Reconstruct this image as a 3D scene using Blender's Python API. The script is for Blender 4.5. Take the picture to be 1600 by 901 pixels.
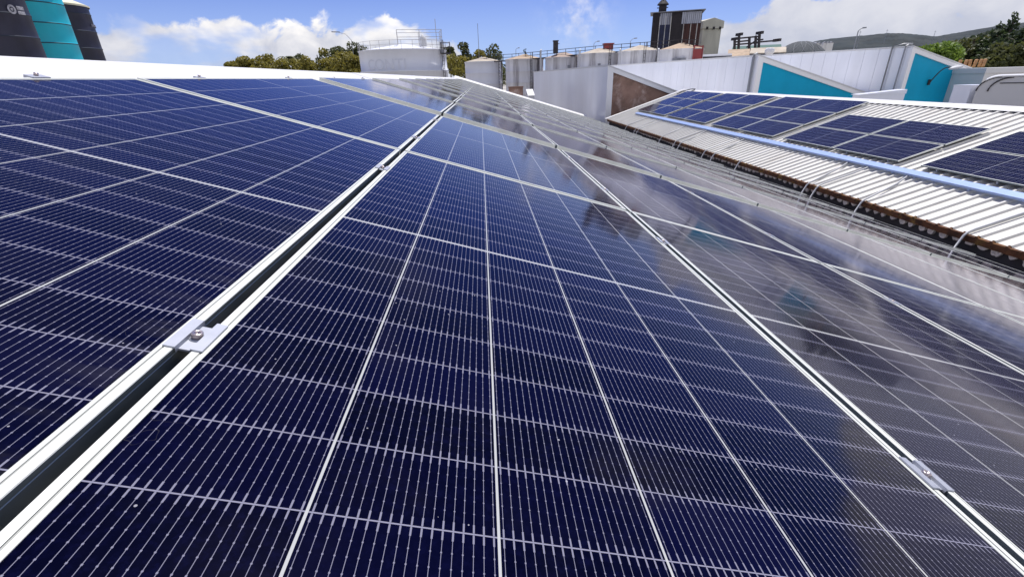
import bpy, bmesh, math, random
from mathutils import Vector, Matrix
random.seed(11)
R = math.radians
for o in list(bpy.data.objects): bpy.data.objects.remove(o)
scene = bpy.context.scene
col = scene.collection

# ------------------------------------------------------------------ camera, sky, sun, exposure
CAM = Vector((0.35732, -1.15393, 0.30420))
RIGHT = Vector((0.99778858, -0.06188687, -0.02424806))
DOWN = Vector((-0.04760517, -0.41078727, -0.91048754))
FWD = Vector((0.04638643, 0.90962840, -0.41282499))
FPX = 723.94                                     # focal length in pixels of the 1600 px wide photograph
cam_data = bpy.data.cameras.new('camera'); cam = bpy.data.objects.new('camera', cam_data); col.objects.link(cam)
M = Matrix((RIGHT, -DOWN, -FWD)).transposed().to_4x4(); M.translation = CAM
cam.matrix_world = M
cam_data.sensor_width = 36.0; cam_data.lens = 36.0 * FPX / 1600.0
cam_data.clip_start = 0.02; cam_data.clip_end = 12000
scene.camera = cam

SUN_DIR = Vector((0.15, 0.36, 0.92)).normalized()  # towards the sun
sun_el = math.asin(SUN_DIR.z); sun_az = math.atan2(SUN_DIR.x, SUN_DIR.y)
sd = bpy.data.lights.new('sun', 'SUN'); sd.energy = 3.8; sd.angle = R(0.53); sd.color = (1.0, 0.96, 0.90)
so = bpy.data.objects.new('sun', sd); col.objects.link(so)
so.rotation_euler = (-SUN_DIR).to_track_quat('-Z', 'Y').to_euler()

scene.view_settings.view_transform = 'Standard'; scene.view_settings.look = 'None'
scene.view_settings.exposure = 0.46; scene.view_settings.gamma = 1.0
scene.render.engine = 'CYCLES'
scene.cycles.use_denoising = True
scene.cycles.max_bounces = 6

def ray(x, y):
    d = RIGHT * ((x - 800) / FPX) + DOWN * ((y - 450.5) / FPX) + FWD
    return d.normalized()
def azel(x, y):
    d = ray(x, y); return math.atan2(d.x, d.y), math.asin(d.z)
def at(x, y, D):
    """the point seen in direction (x, y) at horizontal distance D from the camera"""
    d = ray(x, y); return CAM + d * (D / math.hypot(d.x, d.y))
def hit(x, y, p0, n):
    d = ray(x, y); return CAM + d * ((Vector(p0) - CAM).dot(n) / d.dot(n))

# ------------------------------------------------------------------ node expression helper
class S:
    def __init__(s, nt, sock): s.nt, s.k = nt, sock
    def _m(s, op, *a, clamp=False):
        n = s.nt.nodes.new('ShaderNodeMath'); n.operation = op; n.use_clamp = clamp
        for i, v in enumerate((s,) + a):
            if isinstance(v, S): s.nt.links.new(v.k, n.inputs[i])
            else: n.inputs[i].default_value = v
        return S(s.nt, n.outputs[0])
    def __add__(s, o): return s._m('ADD', o)
    __radd__ = __add__
    def __sub__(s, o): return s._m('SUBTRACT', o)
    def __mul__(s, o): return s._m('MULTIPLY', o)
    __rmul__ = __mul__
    def __truediv__(s, o): return s._m('DIVIDE', o)
    def abs(s): return s._m('ABSOLUTE')
    def fract(s): return s._m('FRACT')
    def floor(s): return s._m('FLOOR')
    def lt(s, o): return s._m('LESS_THAN', o)
    def gt(s, o): return s._m('GREATER_THAN', o)
    def max(s, o): return s._m('MAXIMUM', o)
    def min(s, o): return s._m('MINIMUM', o)
    def pow(s, o): return s._m('POWER', o)
    def clamp(s): return s._m('ADD', 0.0, clamp=True)
    def inv(s): return (s * -1.0) + 1.0
    def sstep(s, a, b):
        n = s.nt.nodes.new('ShaderNodeMapRange'); n.interpolation_type = 'SMOOTHSTEP'
        s.nt.links.new(s.k, n.inputs[0]); n.inputs[1].default_value = a; n.inputs[2].default_value = b
        return S(s.nt, n.outputs[0])
def comb(nt, x, y, z):
    n = nt.nodes.new('ShaderNodeCombineXYZ')
    for i, v in enumerate((x, y, z)):
        if isinstance(v, S): nt.links.new(v.k, n.inputs[i])
        else: n.inputs[i].default_value = v
    return n.outputs[0]
def noise(nt, vec, scale, detail=4, rough=0.55, dist=0.0):
    n = nt.nodes.new('ShaderNodeTexNoise'); n.inputs['Scale'].default_value = scale; n.inputs['Detail'].default_value = detail
    n.inputs['Roughness'].default_value = rough; n.inputs['Distortion'].default_value = dist
    if vec is not None: nt.links.new(vec, n.inputs['Vector'])
    return S(nt, n.outputs[0])
def mixc(nt, f, a, b):
    n = nt.nodes.new('ShaderNodeMix'); n.data_type = 'RGBA'
    for i, v in ((0, f), (6, a), (7, b)):
        if isinstance(v, S): nt.links.new(v.k, n.inputs[i])
        elif isinstance(v, (int, float)): n.inputs[i].default_value = v
        elif isinstance(v, (tuple, list)): n.inputs[i].default_value = (*v[:3], 1)
        else: nt.links.new(v, n.inputs[i])
    return n.outputs[2]
def sep(nt, vec):
    n = nt.nodes.new('ShaderNodeSeparateXYZ'); nt.links.new(vec, n.inputs[0])
    return [S(nt, n.outputs[i]) for i in range(3)]
def ramp(nt, f, stops, interp='LINEAR'):
    n = nt.nodes.new('ShaderNodeValToRGB'); n.color_ramp.interpolation = interp
    e = n.color_ramp.elements
    while len(e) > 1: e.remove(e[-1])
    e[0].position = stops[0][0]; c = stops[0][1]; e[0].color = (*c, 1) if isinstance(c, tuple) else (c, c, c, 1)
    for p, c in stops[1:]:
        k = e.new(p); k.color = (*c, 1) if isinstance(c, tuple) else (c, c, c, 1)
    nt.links.new(f.k, n.inputs[0]); return n.outputs[0]

# ------------------------------------------------------------------ world: Nishita sky with cumulus banks placed by compass direction
world = bpy.data.worlds.new('World'); scene.world = world; world.use_nodes = True
nt = world.node_tree; nt.nodes.clear()
out = nt.nodes.new('ShaderNodeOutputWorld'); bg = nt.nodes.new('ShaderNodeBackground'); bg.inputs[1].default_value = 0.10
sky = nt.nodes.new('ShaderNodeTexSky'); sky.sky_type = 'NISHITA'; sky.sun_disc = False
sky.sun_elevation = sun_el; sky.sun_rotation = sun_az
sky.altitude = 1500; sky.air_density = 1.0; sky.dust_density = 0.6; sky.ozone_density = 2.5
tc = nt.nodes.new('ShaderNodeTexCoord'); dirv = tc.outputs['Generated']
dx, dy, dz = sep(nt, dirv)
az = S(nt, dx.k)._m('ARCTAN2', dy); el = dz._m('ARCSINE')
AZ0, AZ1 = -1.5, 1.5
def azf(x, y): return (azel(x, y)[0] - AZ0) / (AZ1 - AZ0)
tops = [(-120, 60), (60, 40), (150, 22), (215, 8), (270, 30), (300, 40), (350, 17), (395, 34), (425, 44), (500, 36), (600, 34), (680, 42), (730, 74), (800, 100),
        (1000, 92), (1060, 50), (1110, 26), (1150, 18), (1185, 26), (1215, 12), (1245, 2), (1275, 28), (1330, 27), (1400, 21), (1500, 14), (1600, 2), (1800, -40)]
stops = [(0.0, 0.95), (0.05, 0.90), (0.10, 0.25)] + [(azf(x, y), max(0.0, azel(x, y)[1])) for x, y in tops] + [(0.94, 0.5), (1.0, 0.95)]  # end stops: unseen cloud banks added behind the camera to brighten shaded faces
n = ramp(nt, ((az - AZ0) / (AZ1 - AZ0)), stops)
top = S(nt, n)
puffv = comb(nt, az * 1.0, el * 1.25, 0.0)
n1 = noise(nt, puffv, 15, 7, 0.56, 0.3); n2 = noise(nt, puffv, 5.0, 3, 0.5)
right_side = az.sstep(azel(1040, 90)[0], azel(1240, 60)[0])
dens = (top - el) * 16.0 + (n1 - 0.5) * 2.1 + (n2 - 0.5) * 1.2 + right_side * 0.45
bank = (dens / (el.max(0.12) * 7.0 + 0.16)).sstep(0.0, 0.26)
hole = noise(nt, comb(nt, az * 1.0, el * 2.2, 3.7), 8.0, 4, 0.5).sstep(0.36, 0.56)
# left bank is broken, right bank is a closed sheet
left_cov = hole * 0.85 + 0.15
cov = bank * (left_cov * right_side.inv() + right_side * 0.97)
# high scattered cloud (seen mostly mirrored in the glass)
n3 = noise(nt, dirv, 3.2, 6, 0.55)
hi = n3.sstep(0.50, 0.68) * el.sstep(0.28, 0.5) * el.sstep(0.70, 0.95).inv() * (az.sstep(-0.2, 0.6) * 0.75 + 0.1)
# thin wisp by the middle of the sky
wa, we = azel(905, 28)
wd = (((az - wa) / 0.05)._m('POWER', 2.0) + ((el - we) / 0.055)._m('POWER', 2.0))
wisp = (wd * -1.0)._m('EXPONENT') * noise(nt, dirv, 26, 6, 0.6).sstep(0.42, 0.72) * 0.5
cover = cov.max(hi).max(wisp).clamp()
lit = ((el - top * 0.55) * 9.0 + 0.22 + (n1 - 0.5) * 2.4 + (n2 - 0.5) * 1.2).clamp()
ccol = mixc(nt, lit * (right_side * -0.62 + 1.0), (4.1, 4.3, 5.1), (7.7, 7.5, 7.4))
hz = el.sstep(-0.01, 0.26).inv() * 0.62
skyt = nt.nodes.new('ShaderNodeMix'); skyt.data_type = 'RGBA'; skyt.blend_type = 'MULTIPLY'; skyt.inputs[0].default_value = 1.0
nt.links.new(sky.outputs[0], skyt.inputs[6]); skyt.inputs[7].default_value = (0.235, 0.335, 0.78, 1)
base = mixc(nt, hz, skyt.outputs[2], (4.4, 5.6, 7.6))
nt.links.new(mixc(nt, cover, base, ccol), bg.inputs[0]); nt.links.new(bg.outputs[0], out.inputs[0])

# ------------------------------------------------------------------ materials
def mat(name, rgb, rough=0.6, metal=0.0, var=0.0, scale=3.0, dirt=None, dirt_amt=0.0, bump=0.0, spec=0.5, stretch=(1, 1, 1), dirt_lo=0.5, dirt_hi=0.75):
    m = bpy.data.materials.new(name); m.use_nodes = True; nt = m.node_tree
    b = nt.nodes['Principled BSDF']; b.inputs['Roughness'].default_value = rough; b.inputs['Metallic'].default_value = metal
    b.inputs['Specular IOR Level'].default_value = spec
    t = nt.nodes.new('ShaderNodeTexCoord'); mp = nt.nodes.new('ShaderNodeMapping'); mp.inputs['Scale'].default_value = stretch
    nt.links.new(t.outputs['Object'], mp.inputs[0]); v = mp.outputs[0]
    c = None
    if var:
        f = noise(nt, v, scale, 5, 0.6)
        c = mixc(nt, f.sstep(0.3, 0.7), tuple(x * (1 - var) for x in rgb), tuple(min(1, x * (1 + var)) for x in rgb))
    if dirt:
        f2 = noise(nt, v, scale * 0.6, 7, 0.65, 0.4).sstep(dirt_lo, dirt_hi) * dirt_amt
        c = mixc(nt, f2, c if c is not None else rgb, dirt)
    if c is not None: nt.links.new(c, b.inputs['Base Color'])
    else: b.inputs['Base Color'].default_value = (*rgb, 1)
    if bump:
        bp = nt.nodes.new('ShaderNodeBump'); bp.inputs['Strength'].default_value = bump; bp.inputs['Distance'].default_value = 0.02
        nt.links.new(noise(nt, v, scale * 4, 5, 0.6).k, bp.inputs['Height']); nt.links.new(bp.outputs[0], b.inputs['Normal'])
    return m

CELL = 0.184; ROWP = 0.0925; MG = 0.0045; PW = 1.145; PL = 2.262; PITCH = 1.165
def cell_material():
    m = bpy.data.materials.new('solar_cells'); m.use_nodes = True; nt = m.node_tree
    b = nt.nodes['Principled BSDF']
    t = nt.nodes.new('ShaderNodeTexCoord'); x, y, z = sep(nt, t.outputs['Object'])
    xc = (x + 3 * CELL) / CELL                         # 0..6 across the panel
    ya = y.abs() - MG; yc = ya / ROWP                   # rows counted from the middle seam
    fx = xc.fract(); fy = yc.fract()
    ex = fx.min(fx.inv()) * CELL                        # distance to the nearest cell edge in metres
    ey = fy.min(fy.inv()) * ROWP
    gapx = ex.lt(0.0015) * (xc - 3.0).abs().lt(2.95); gapy = ey.lt(0.0008) * yc.lt(11.95); mid = ya.lt(0.0)
    w = ((xc * 18.0).fract() - 0.5).abs() * (CELL / 18)
    tick = ey.lt(0.0105) * ey.gt(0.0012)
    dot = ((fy * 6.0).fract() - 0.5).abs().lt(0.05)
    wire = (w.lt(0.00030)).max(w.lt(0.00095) * tick).max(w.lt(0.00080) * dot)
    # cells: every cell a little different, fine dust specks
    wn = nt.nodes.new('ShaderNodeTexWhiteNoise'); oi = nt.nodes.new('ShaderNodeObjectInfo')
    nt.links.new(comb(nt, xc.floor(), yc.floor() * y._m('SIGN'), S(nt, oi.outputs['Random']) * 50.0), wn.inputs[0])
    cr = S(nt, wn.outputs['Value'])
    base = mixc(nt, cr, (0.0005, 0.0005, 0.003), (0.0016, 0.0016, 0.016))
    base = mixc(nt, noise(nt, t.outputs['Object'], 90, 5, 0.75).sstep(0.42, 0.72) * 0.75, base, (0.0024, 0.0026, 0.020))
    vo = nt.nodes.new('ShaderNodeTexVoronoi'); vo.inputs['Scale'].default_value = 42; nt.links.new(t.outputs['Object'], vo.inputs[0])
    sel = S(nt, vo.outputs['Color']); sx = sep(nt, vo.outputs['Color'])[0]
    speck = S(nt, vo.outputs['Distance']).lt(sx * 0.13 - 0.060)
    dust = noise(nt, t.outputs['Object'], 5.0, 6, 0.65).sstep(0.45, 0.80) * 0.006
    edge = x.sstep(0.43, 0.556) * noise(nt, comb(nt, x * 6.0, y * 22.0, 1.0), 1.0, 5, 0.6).sstep(0.42, 0.75) * 0.035
    ring = noise(nt, t.outputs['Object'], 11.0, 2, 0.4, 1.5); ring = ((ring - 0.56).abs()).lt(0.004) * noise(nt, t.outputs['Object'], 2.1, 2).sstep(0.52, 0.62) * 0.035
    base = mixc(nt, dust.max(edge).max(ring), base, (0.5, 0.48, 0.45))
    line = mixc(nt, gapx.max(mid), (0.22, 0.22, 0.29), (0.40, 0.41, 0.41))
    f = gapx.max(gapy).max(mid).max(wire * 0.88)
    c = mixc(nt, f, base, line); c = mixc(nt, speck * 0.6, c, (0.45, 0.45, 0.5))
    nt.links.new(c, b.inputs['Base Color'])
    b.inputs['Roughness'].default_value = 0.7; b.inputs['Specular IOR Level'].default_value = 0.0
    r = noise(nt, t.outputs['Object'], 3.0, 5, 0.6).sstep(0.3, 0.8) * 0.06 + 0.06
    gl = nt.nodes.new('ShaderNodeBsdfGlossy'); gl.inputs['Color'].default_value = (0.90, 0.87, 0.93, 1); nt.links.new(r.k, gl.inputs['Roughness'])
    fr = nt.nodes.new('ShaderNodeFresnel'); fr.inputs['IOR'].default_value = 1.25
    mx = nt.nodes.new('ShaderNodeMixShader'); nt.links.new(fr.outputs[0], mx.inputs[0])
    nt.links.new(b.outputs[0], mx.inputs[1]); nt.links.new(gl.outputs[0], mx.inputs[2])
    nt.links.new(mx.outputs[0], nt.nodes['Material Output'].inputs[0])
    return m
MC = cell_material()
ALU = mat('anodised_frame', (0.67, 0.69, 0.655), 0.42, 0.15, 0.08, 5, (0.50, 0.51, 0.50), 0.5)
ALU2 = mat('mill_aluminium', (0.40, 0.42, 0.48), 0.45, 0.4, 0.06, 30)
STEEL = mat('bolt_steel', (0.55, 0.47, 0.45), 0.3, 0.9)
GROOVE = mat('frame_groove', (0.30, 0.31, 0.30), 0.6, 0.3)
LIPM = mat('frame_lip', (0.58, 0.60, 0.56), 0.5, 0.1)
SIDEM = mat('frame_side_shade', (0.13, 0.16, 0.18), 0.45, 0.3)  # shade of the panel gaps put into the colour of the long sides
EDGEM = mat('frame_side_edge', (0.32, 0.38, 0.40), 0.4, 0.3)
RAILM = mat('rail_aluminium', (0.35, 0.37, 0.40), 0.5, 0.5)
WROOF = mat('white_sheet_roof', (0.64, 0.63, 0.595), 0.45, 0.0, 0.05, 2.2, (0.44, 0.41, 0.36), 0.55, stretch=(0.35, 1.6, 0.35), dirt_lo=0.50, dirt_hi=0.74)
WCAP = mat('white_flashing', (0.66, 0.66, 0.66), 0.45, 0.0, 0.02, 1.0, (0.62, 0.60, 0.58), 0.4)
WCLAD = mat('white_cladding', (0.82, 0.84, 0.90), 0.28, 0.05, 0.05, 0.35, (0.66, 0.66, 0.68), 0.35, stretch=(1, 1, 0.3))
WTRIM = mat('white_trim', (0.88, 0.88, 0.89), 0.4)
TEAL = mat('teal_paint', (0.002, 0.36, 0.58), 0.6, 0.0, 0.06, 0.6, spec=0.2)
BROWN = mat('stained_render', (0.30, 0.185, 0.14), 0.9, 0.0, 0.35, 0.7, (0.62, 0.48, 0.42), 0.8, 0.4, dirt_lo=0.5, dirt_hi=0.62)
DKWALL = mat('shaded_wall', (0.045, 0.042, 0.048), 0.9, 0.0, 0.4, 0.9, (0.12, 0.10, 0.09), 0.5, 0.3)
LUMPM = mat('pale_lump', (0.86, 0.77, 0.72), 0.9, 0.0, 0.15, 9, bump=0.5)
RUST = mat('rusted_steel', (0.10, 0.038, 0.014), 0.85, 0.1, 0.5, 7, (0.34, 0.20, 0.04), 0.8, 0.5)
GALV = mat('galvanised_tray', (0.28, 0.38, 0.64), 0.42, 0.15, 0.06, 3)
PIPE = mat('grey_conduit', (0.38, 0.39, 0.42), 0.5, 0.2)
BLACK = mat('black_cable', (0.02, 0.02, 0.025), 0.6)
NAVY = mat('navy_silo_paint', (0.018, 0.019, 0.040), 0.5, 0.0, 0.35, 0.5, (0.10, 0.10, 0.14), 0.35, stretch=(1, 1, 0.5))
TEALS = mat('teal_silo_paint', (0.006, 0.47, 0.60), 0.45, 0.0, 0.08, 0.5, (0.01, 0.27, 0.42), 0.4, stretch=(1, 1, 0.4))
RIM = mat('seam_and_shade', (0.02, 0.03, 0.05), 0.7)
CREAM = mat('cream_sheet', (0.66, 0.62, 0.45), 0.6, 0.0, 0.05, 1)
PLATE = mat('pale_plate', (0.55, 0.56, 0.58), 0.6)
TANKW = mat('tank_white', (0.72, 0.74, 0.81), 0.5, 0.0, 0.06, 0.25, (0.54, 0.56, 0.62), 0.6, stretch=(1, 1, 0.25))
TANKG = mat('tank_grey_stained', (0.70, 0.70, 0.74), 0.6, 0.0, 0.15, 0.5, (0.13, 0.11, 0.12), 0.85, stretch=(1, 1, 0.12), dirt_lo=0.48, dirt_hi=0.64)
TROOF = mat('tank_roof_tan', (0.40, 0.30, 0.21), 0.8, 0.0, 0.2, 0.6, (0.25, 0.16, 0.11), 0.6)
TROOF2 = mat('tank_roof_pale', (0.42, 0.37, 0.30), 0.8, 0.0, 0.2, 0.6, (0.25, 0.15, 0.11), 0.6)
TROOF3 = mat('tank_roof_red', (0.36, 0.27, 0.22), 0.8, 0.0, 0.2, 0.6)
DARKST = mat('dark_steel', (0.05, 0.045, 0.05), 0.7, 0.2, 0.3, 2)
REDST = mat('red_steel', (0.28, 0.05, 0.05), 0.7)
TWB = mat('tower_black', (0.016, 0.012, 0.016), 0.7, 0.0, 0.3, 1)
TWN = mat('tower_navy', (0.012, 0.018, 0.060), 0.6, 0.0, 0.3, 1)
TWR = mat('tower_rust', (0.055, 0.022, 0.018), 0.8, 0.0, 0.4, 0.7, stretch=(1, 1, 0.2))
TWP = mat('tower_pale', (0.36, 0.38, 0.44), 0.7, 0.0, 0.2, 0.7, (0.06, 0.05, 0.06), 0.7, stretch=(1, 1, 0.15))
CONC = mat('concrete', (0.52, 0.50, 0.42), 0.9, 0.0, 0.12, 0.5, (0.38, 0.37, 0.31), 0.5, stretch=(1, 1, 0.25))
GREYST = mat('grey_sheet', (0.22, 0.23, 0.26), 0.6, 0.0, 0.15, 0.6)
GREENST = mat('green_sheet', (0.02, 0.09, 0.07), 0.7)
DOMEM = mat('dark_net', (0.075, 0.085, 0.095), 0.9, 0.0, 0.25, 1)
HOUSEW = mat('house_white', (0.65, 0.65, 0.63), 0.8)
TAN = mat('tan_drum', (0.50, 0.27, 0.12), 0.7, 0.0, 0.2, 2)
BARK = mat('bark', (0.10, 0.075, 0.055), 0.9, 0.0, 0.3, 4)
GROUND = mat('yard_ground', (0.36, 0.34, 0.31), 0.95, 0.0, 0.3, 0.05)
HILLM = mat('hill_scrub', (0.017, 0.026, 0.030), 1.0, 0.0, 0.5, 0.03, (0.040, 0.048, 0.048), 0.6, dirt_lo=0.45, dirt_hi=0.6)
EARTH = mat('bank_earth', (0.20, 0.15, 0.11), 0.95, 0.0, 0.4, 0.3, (0.07, 0.08, 0.04), 0.7)
LAMPM = mat('lamp_grey', (0.30, 0.31, 0.33), 0.5, 0.3)
GLASSY = mat('frosted_skylight', (0.50, 0.50, 0.52), 0.3)
RAILG = mat('railing_grey', (0.46, 0.44, 0.42), 0.6, 0.2)
LETTER = mat('faded_lettering', (0.635, 0.655, 0.735), 0.7)
def leaf(name, a, b):
    m = bpy.data.materials.new(name); m.use_nodes = True; nt = m.node_tree; bs = nt.nodes['Principled BSDF']
    g = nt.nodes.new('ShaderNodeNewGeometry'); t = nt.nodes.new('ShaderNodeTexCoord')
    rp = S(nt, g.outputs['Random Per Island']); nz = noise(nt, t.outputs['Object'], 0.9, 3)
    nt.links.new(mixc(nt, (rp * 0.5 + nz.sstep(0.3, 0.7) * 0.5), a, b), bs.inputs['Base Color'])
    bs.inputs['Roughness'].default_value = 0.6
    tr = nt.nodes.new('ShaderNodeBsdfTranslucent'); tr.inputs[0].default_value = (*[min(1, c * 1.3) for c in b], 1)
    mx = nt.nodes.new('ShaderNodeMixShader'); mx.inputs[0].default_value = 0.25
    o = nt.nodes['Material Output']; nt.links.new(bs.outputs[0], mx.inputs[1]); nt.links.new(tr.outputs[0], mx.inputs[2]); nt.links.new(mx.outputs[0], o.inputs[0])
    return m
LEAF_D = leaf('leaf_dark', (0.030, 0.045, 0.018), (0.11, 0.12, 0.035))
LEAF_O = leaf('leaf_olive', (0.10, 0.10, 0.018), (0.30, 0.26, 0.05))
LEAF_B = leaf('leaf_bright', (0.05, 0.10, 0.015), (0.22, 0.32, 0.05))
LEAF_C = leaf('leaf_conifer', (0.014, 0.026, 0.012), (0.050, 0.075, 0.028))

# ------------------------------------------------------------------ mesh helpers
class MB:
    def __init__(s): s.v, s.f, s.mi, s.sm = [], [], [], []
    def add(s, vs, fs, mi=0, smooth=False):
        o = len(s.v); s.v += [tuple(p) for p in vs]
        for f in fs: s.f.append(tuple(i + o for i in f)); s.mi.append(mi); s.sm.append(smooth)
    def box(s, a, b, mi=0, mtx=None):
        (x0, y0, z0), (x1, y1, z1) = a, b
        vs = [Vector(p) for p in ((x0,y0,z0),(x1,y0,z0),(x1,y1,z0),(x0,y1,z0),(x0,y0,z1),(x1,y0,z1),(x1,y1,z1),(x0,y1,z1))]
        if mtx: vs = [mtx @ p for p in vs]
        s.add(vs, [(0,3,2,1),(4,5,6,7),(0,1,5,4),(1,2,6,5),(2,3,7,6),(3,0,4,7)], mi)
    def beam(s, p, q, w, h=None, mi=0, upv=(0, 0, 1)):
        p, q = Vector(p), Vector(q); h = h or w; d = (q - p).normalized(); up = Vector(upv)
        if abs(d.dot(up)) > 0.98: up = Vector((0, 1, 0))
        x = d.cross(up).normalized() * (w / 2); y = x.cross(d).normalized() * (h / 2)
        vs = [p-x-y, p+x-y, p+x+y, p-x+y, q-x-y, q+x-y, q+x+y, q-x+y]
        s.add(vs, [(3,2,1,0),(4,5,6,7),(0,1,5,4),(1,2,6,5),(2,3,7,6),(3,0,4,7)], mi)
    def tube(s, pts, r, n=8, mi=0, r2=None):
        pts = [Vector(p) for p in pts]; k = len(pts); vs = []; fs = []
        for i, p in enumerate(pts):
            d = (pts[min(i+1, k-1)] - pts[max(i-1, 0)]).normalized(); up = Vector((0, 0, 1)) if abs(d.z) < 0.95 else Vector((1, 0, 0))
            x = d.cross(up).normalized(); y = x.cross(d).normalized(); rr = r if r2 is None else r + (r2 - r) * i / (k - 1)
            for j in range(n):
                a = 2 * math.pi * j / n; vs.append(p + x * math.cos(a) * rr + y * math.sin(a) * rr)
        for i in range(k - 1):
            for j in range(n): fs.append((i*n+j, i*n+(j+1)%n, (i+1)*n+(j+1)%n, (i+1)*n+j))
        s.add(vs, fs, mi, True); s.add(vs[:n], [tuple(range(n))[::-1]], mi); s.add(vs[-n:], [tuple(range(n))], mi)
    def lathe(s, prof, c=(0, 0, 0), n=48, mi=0, smooth=True, a0=0, a1=2*math.pi):
        c = Vector(c); vs = []; fs = []; k = len(prof); full = abs(a1 - a0 - 2*math.pi) < 1e-6; m = n if full else n + 1
        for j in range(m):
            a = a0 + (a1 - a0) * j / n
            for r, z in prof: vs.append(c + Vector((r*math.cos(a), r*math.sin(a), z)))
        for j in range(n):
            jj = (j + 1) % m
            for i in range(k - 1): fs.append((j*k+i, jj*k+i, jj*k+i+1, j*k+i+1))
        s.add(vs, fs, mi, smooth)
    def prism(s, poly, ext, mi=0):
        poly = [Vector(p) for p in poly]; e = Vector(ext); n = len(poly); vs = poly + [p + e for p in poly]
        s.add(vs, [tuple(range(n))[::-1], tuple(range(n, 2*n))] + [(i, (i+1) % n, n+(i+1) % n, n+i) for i in range(n)], mi)
    def obj(s, name, mats, parent=None, loc=None, bevel=0):
        me = bpy.data.meshes.new(name); me.from_pydata(s.v, [], s.f)
        for m in (mats if isinstance(mats, (list, tuple)) else [mats]): me.materials.append(m)
        me.polygons.foreach_set('material_index', s.mi); me.polygons.foreach_set('use_smooth', s.sm)
        bm = bmesh.new(); bm.from_mesh(me); bmesh.ops.recalc_face_normals(bm, faces=bm.faces); bm.to_mesh(me); bm.free()
        o = bpy.data.objects.new(name, me); col.objects.link(o)
        if parent is not None: o.parent = parent
        if loc is not None: o.location = loc
        return o
def thing(name, label, cat, loc=(0, 0, 0), rot=(0, 0, 0), group=None):
    o = bpy.data.objects.new(name, None); col.objects.link(o); o.location = loc; o.rotation_euler = rot
    o.empty_display_size = 0.2
    return tag(o, label, cat, group)
def tag(o, label, cat, group=None):
    o['label'] = label; o['category'] = cat
    if group: o['group'] = group
    return o
def struct(o): o['kind'] = 'structure'; return o
def dup(root, loc=None, rot=None, label=None):
    r = root.copy(); col.objects.link(r)
    if loc is not None: r.location = loc
    if rot is not None: r.rotation_euler = rot
    if label: r['label'] = label
    for ch in list(root.children):
        c = ch.copy(); col.objects.link(c); c.parent = r
        for g in list(ch.children):
            e = g.copy(); col.objects.link(e); e.parent = c
    return r
ORD = ['first', 'second', 'third', 'fourth', 'fifth', 'sixth', 'seventh', 'eighth', 'ninth', 'tenth', 'eleventh', 'twelfth', 'thirteenth', 'fourteenth', 'fifteenth', 'sixteenth', 'seventeenth', 'eighteenth']

# ------------------------------------------------------------------ ground and hills
GZ = -9.0
g = MB(); g.add([(-6000, -300, GZ), (6000, -300, GZ), (6000, 9000, GZ), (-6000, 9000, GZ)], [(0, 1, 2, 3)])
struct(g.obj('ground', GROUND))
def hill(pts, D, depth, name):
    m = MB(); vs = []; fs = []; rows = 12; xs = []
    for (x0, y0), (x1, y1) in zip(pts[:-1], pts[1:]):
        k = 8
        for i in range(k): xs.append((x0 + (x1 - x0) * i / k, y0 + (y1 - y0) * i / k))
    xs.append(pts[-1])
    for x, y in xs:
        crest = at(x, y, D); base = Vector((crest.x, crest.y, 0)); ax = Vector((base.x - CAM.x, base.y - CAM.y, 0)).normalized()
        for r in range(rows + 1):
            t = r / rows
            if t <= 0.7: u = t / 0.7; z = GZ + (crest.z - GZ) * (u * u * (3 - 2 * u)); off = -depth * (1 - u)
            else: u = (t - 0.7) / 0.3; z = crest.z - (crest.z - GZ) * u * u; off = depth * 0.5 * u
            w = (random.random() - 0.5) * 0.018 * D * 0.12 * (1 if 0 < r < rows else 0)
            p = base + ax * off; vs.append((p.x, p.y, z + w * (0.25 if abs(t - 0.7) < 0.05 else 1) - (0.6 if r in (0, rows) else 0)))
    n = rows + 1
    for i in range(len(xs) - 1):
        for r in range(rows): fs.append((i*n+r, (i+1)*n+r, (i+1)*n+r+1, i*n+r+1))
    m.add(vs, fs, 0, True); return struct(m.obj(name, HILLM))
hill([(1190, 96), (1225, 84), (1250, 74), (1275, 65), (1300, 61), (1345, 57), (1385, 53), (1410, 53), (1445, 56), (1462, 58), (1480, 64), (1510, 72), (1560, 90)], 1500, 700, 'hill')
hill([(1390, 84), (1430, 70), (1460, 58), (1490, 53), (1520, 48), (1560, 41), (1600, 36), (1680, 30), (1800, 45)], 2400, 900, 'hill')

# ------------------------------------------------------------------ near building: corrugated roof carrying the array
B = R(17); CB, SB = math.cos(B), math.sin(B)
EV = Vector((CB, 0, -SB)); EN = Vector((SB, 0, CB))
def loc(v, u, n=0.0): return EV * v + Vector((0, u, 0)) + EN * n
U0, U1 = -5.0, 38.9; VR, VE = -1.77, 9.36; DECK = -0.125
def corrugated(mb, p_of, y0, y1, a0, a1, pitch, rib, top, hgt, mi=0, thick=0.0):
    """sheet with trapezoidal ribs running along the slope: p_of(a, y, h)"""
    prof = []; y = y0
    while y < y1:
        prof += [(y, 0), (y + pitch - rib, 0), (y + pitch - rib + (rib - top) / 2, hgt), (y + pitch - (rib - top) / 2, hgt)]
        y += pitch
    prof.append((y, 0)); k = len(prof); vs = []
    for yy, h in prof: vs += [p_of(a0, yy, h), p_of(a1, yy, h)]
    mb.add(vs, [(2*i, 2*i+1, 2*i+3, 2*i+2) for i in range(k - 1)], mi)
near = thing('factory_building', 'long white corrugated factory roof covered with solar panels in the foreground', 'building', (0, 0, GZ))
inv = Vector((0, 0, -GZ))
def nobj(mb, name, m, parent=None): return mb.obj(name, m, parent or near, None) if parent else shift(mb, name, m, near)
def shift(mb, name, m, root):
    o = mb.obj(name, m, root); o.location = -root.location; return o
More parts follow.
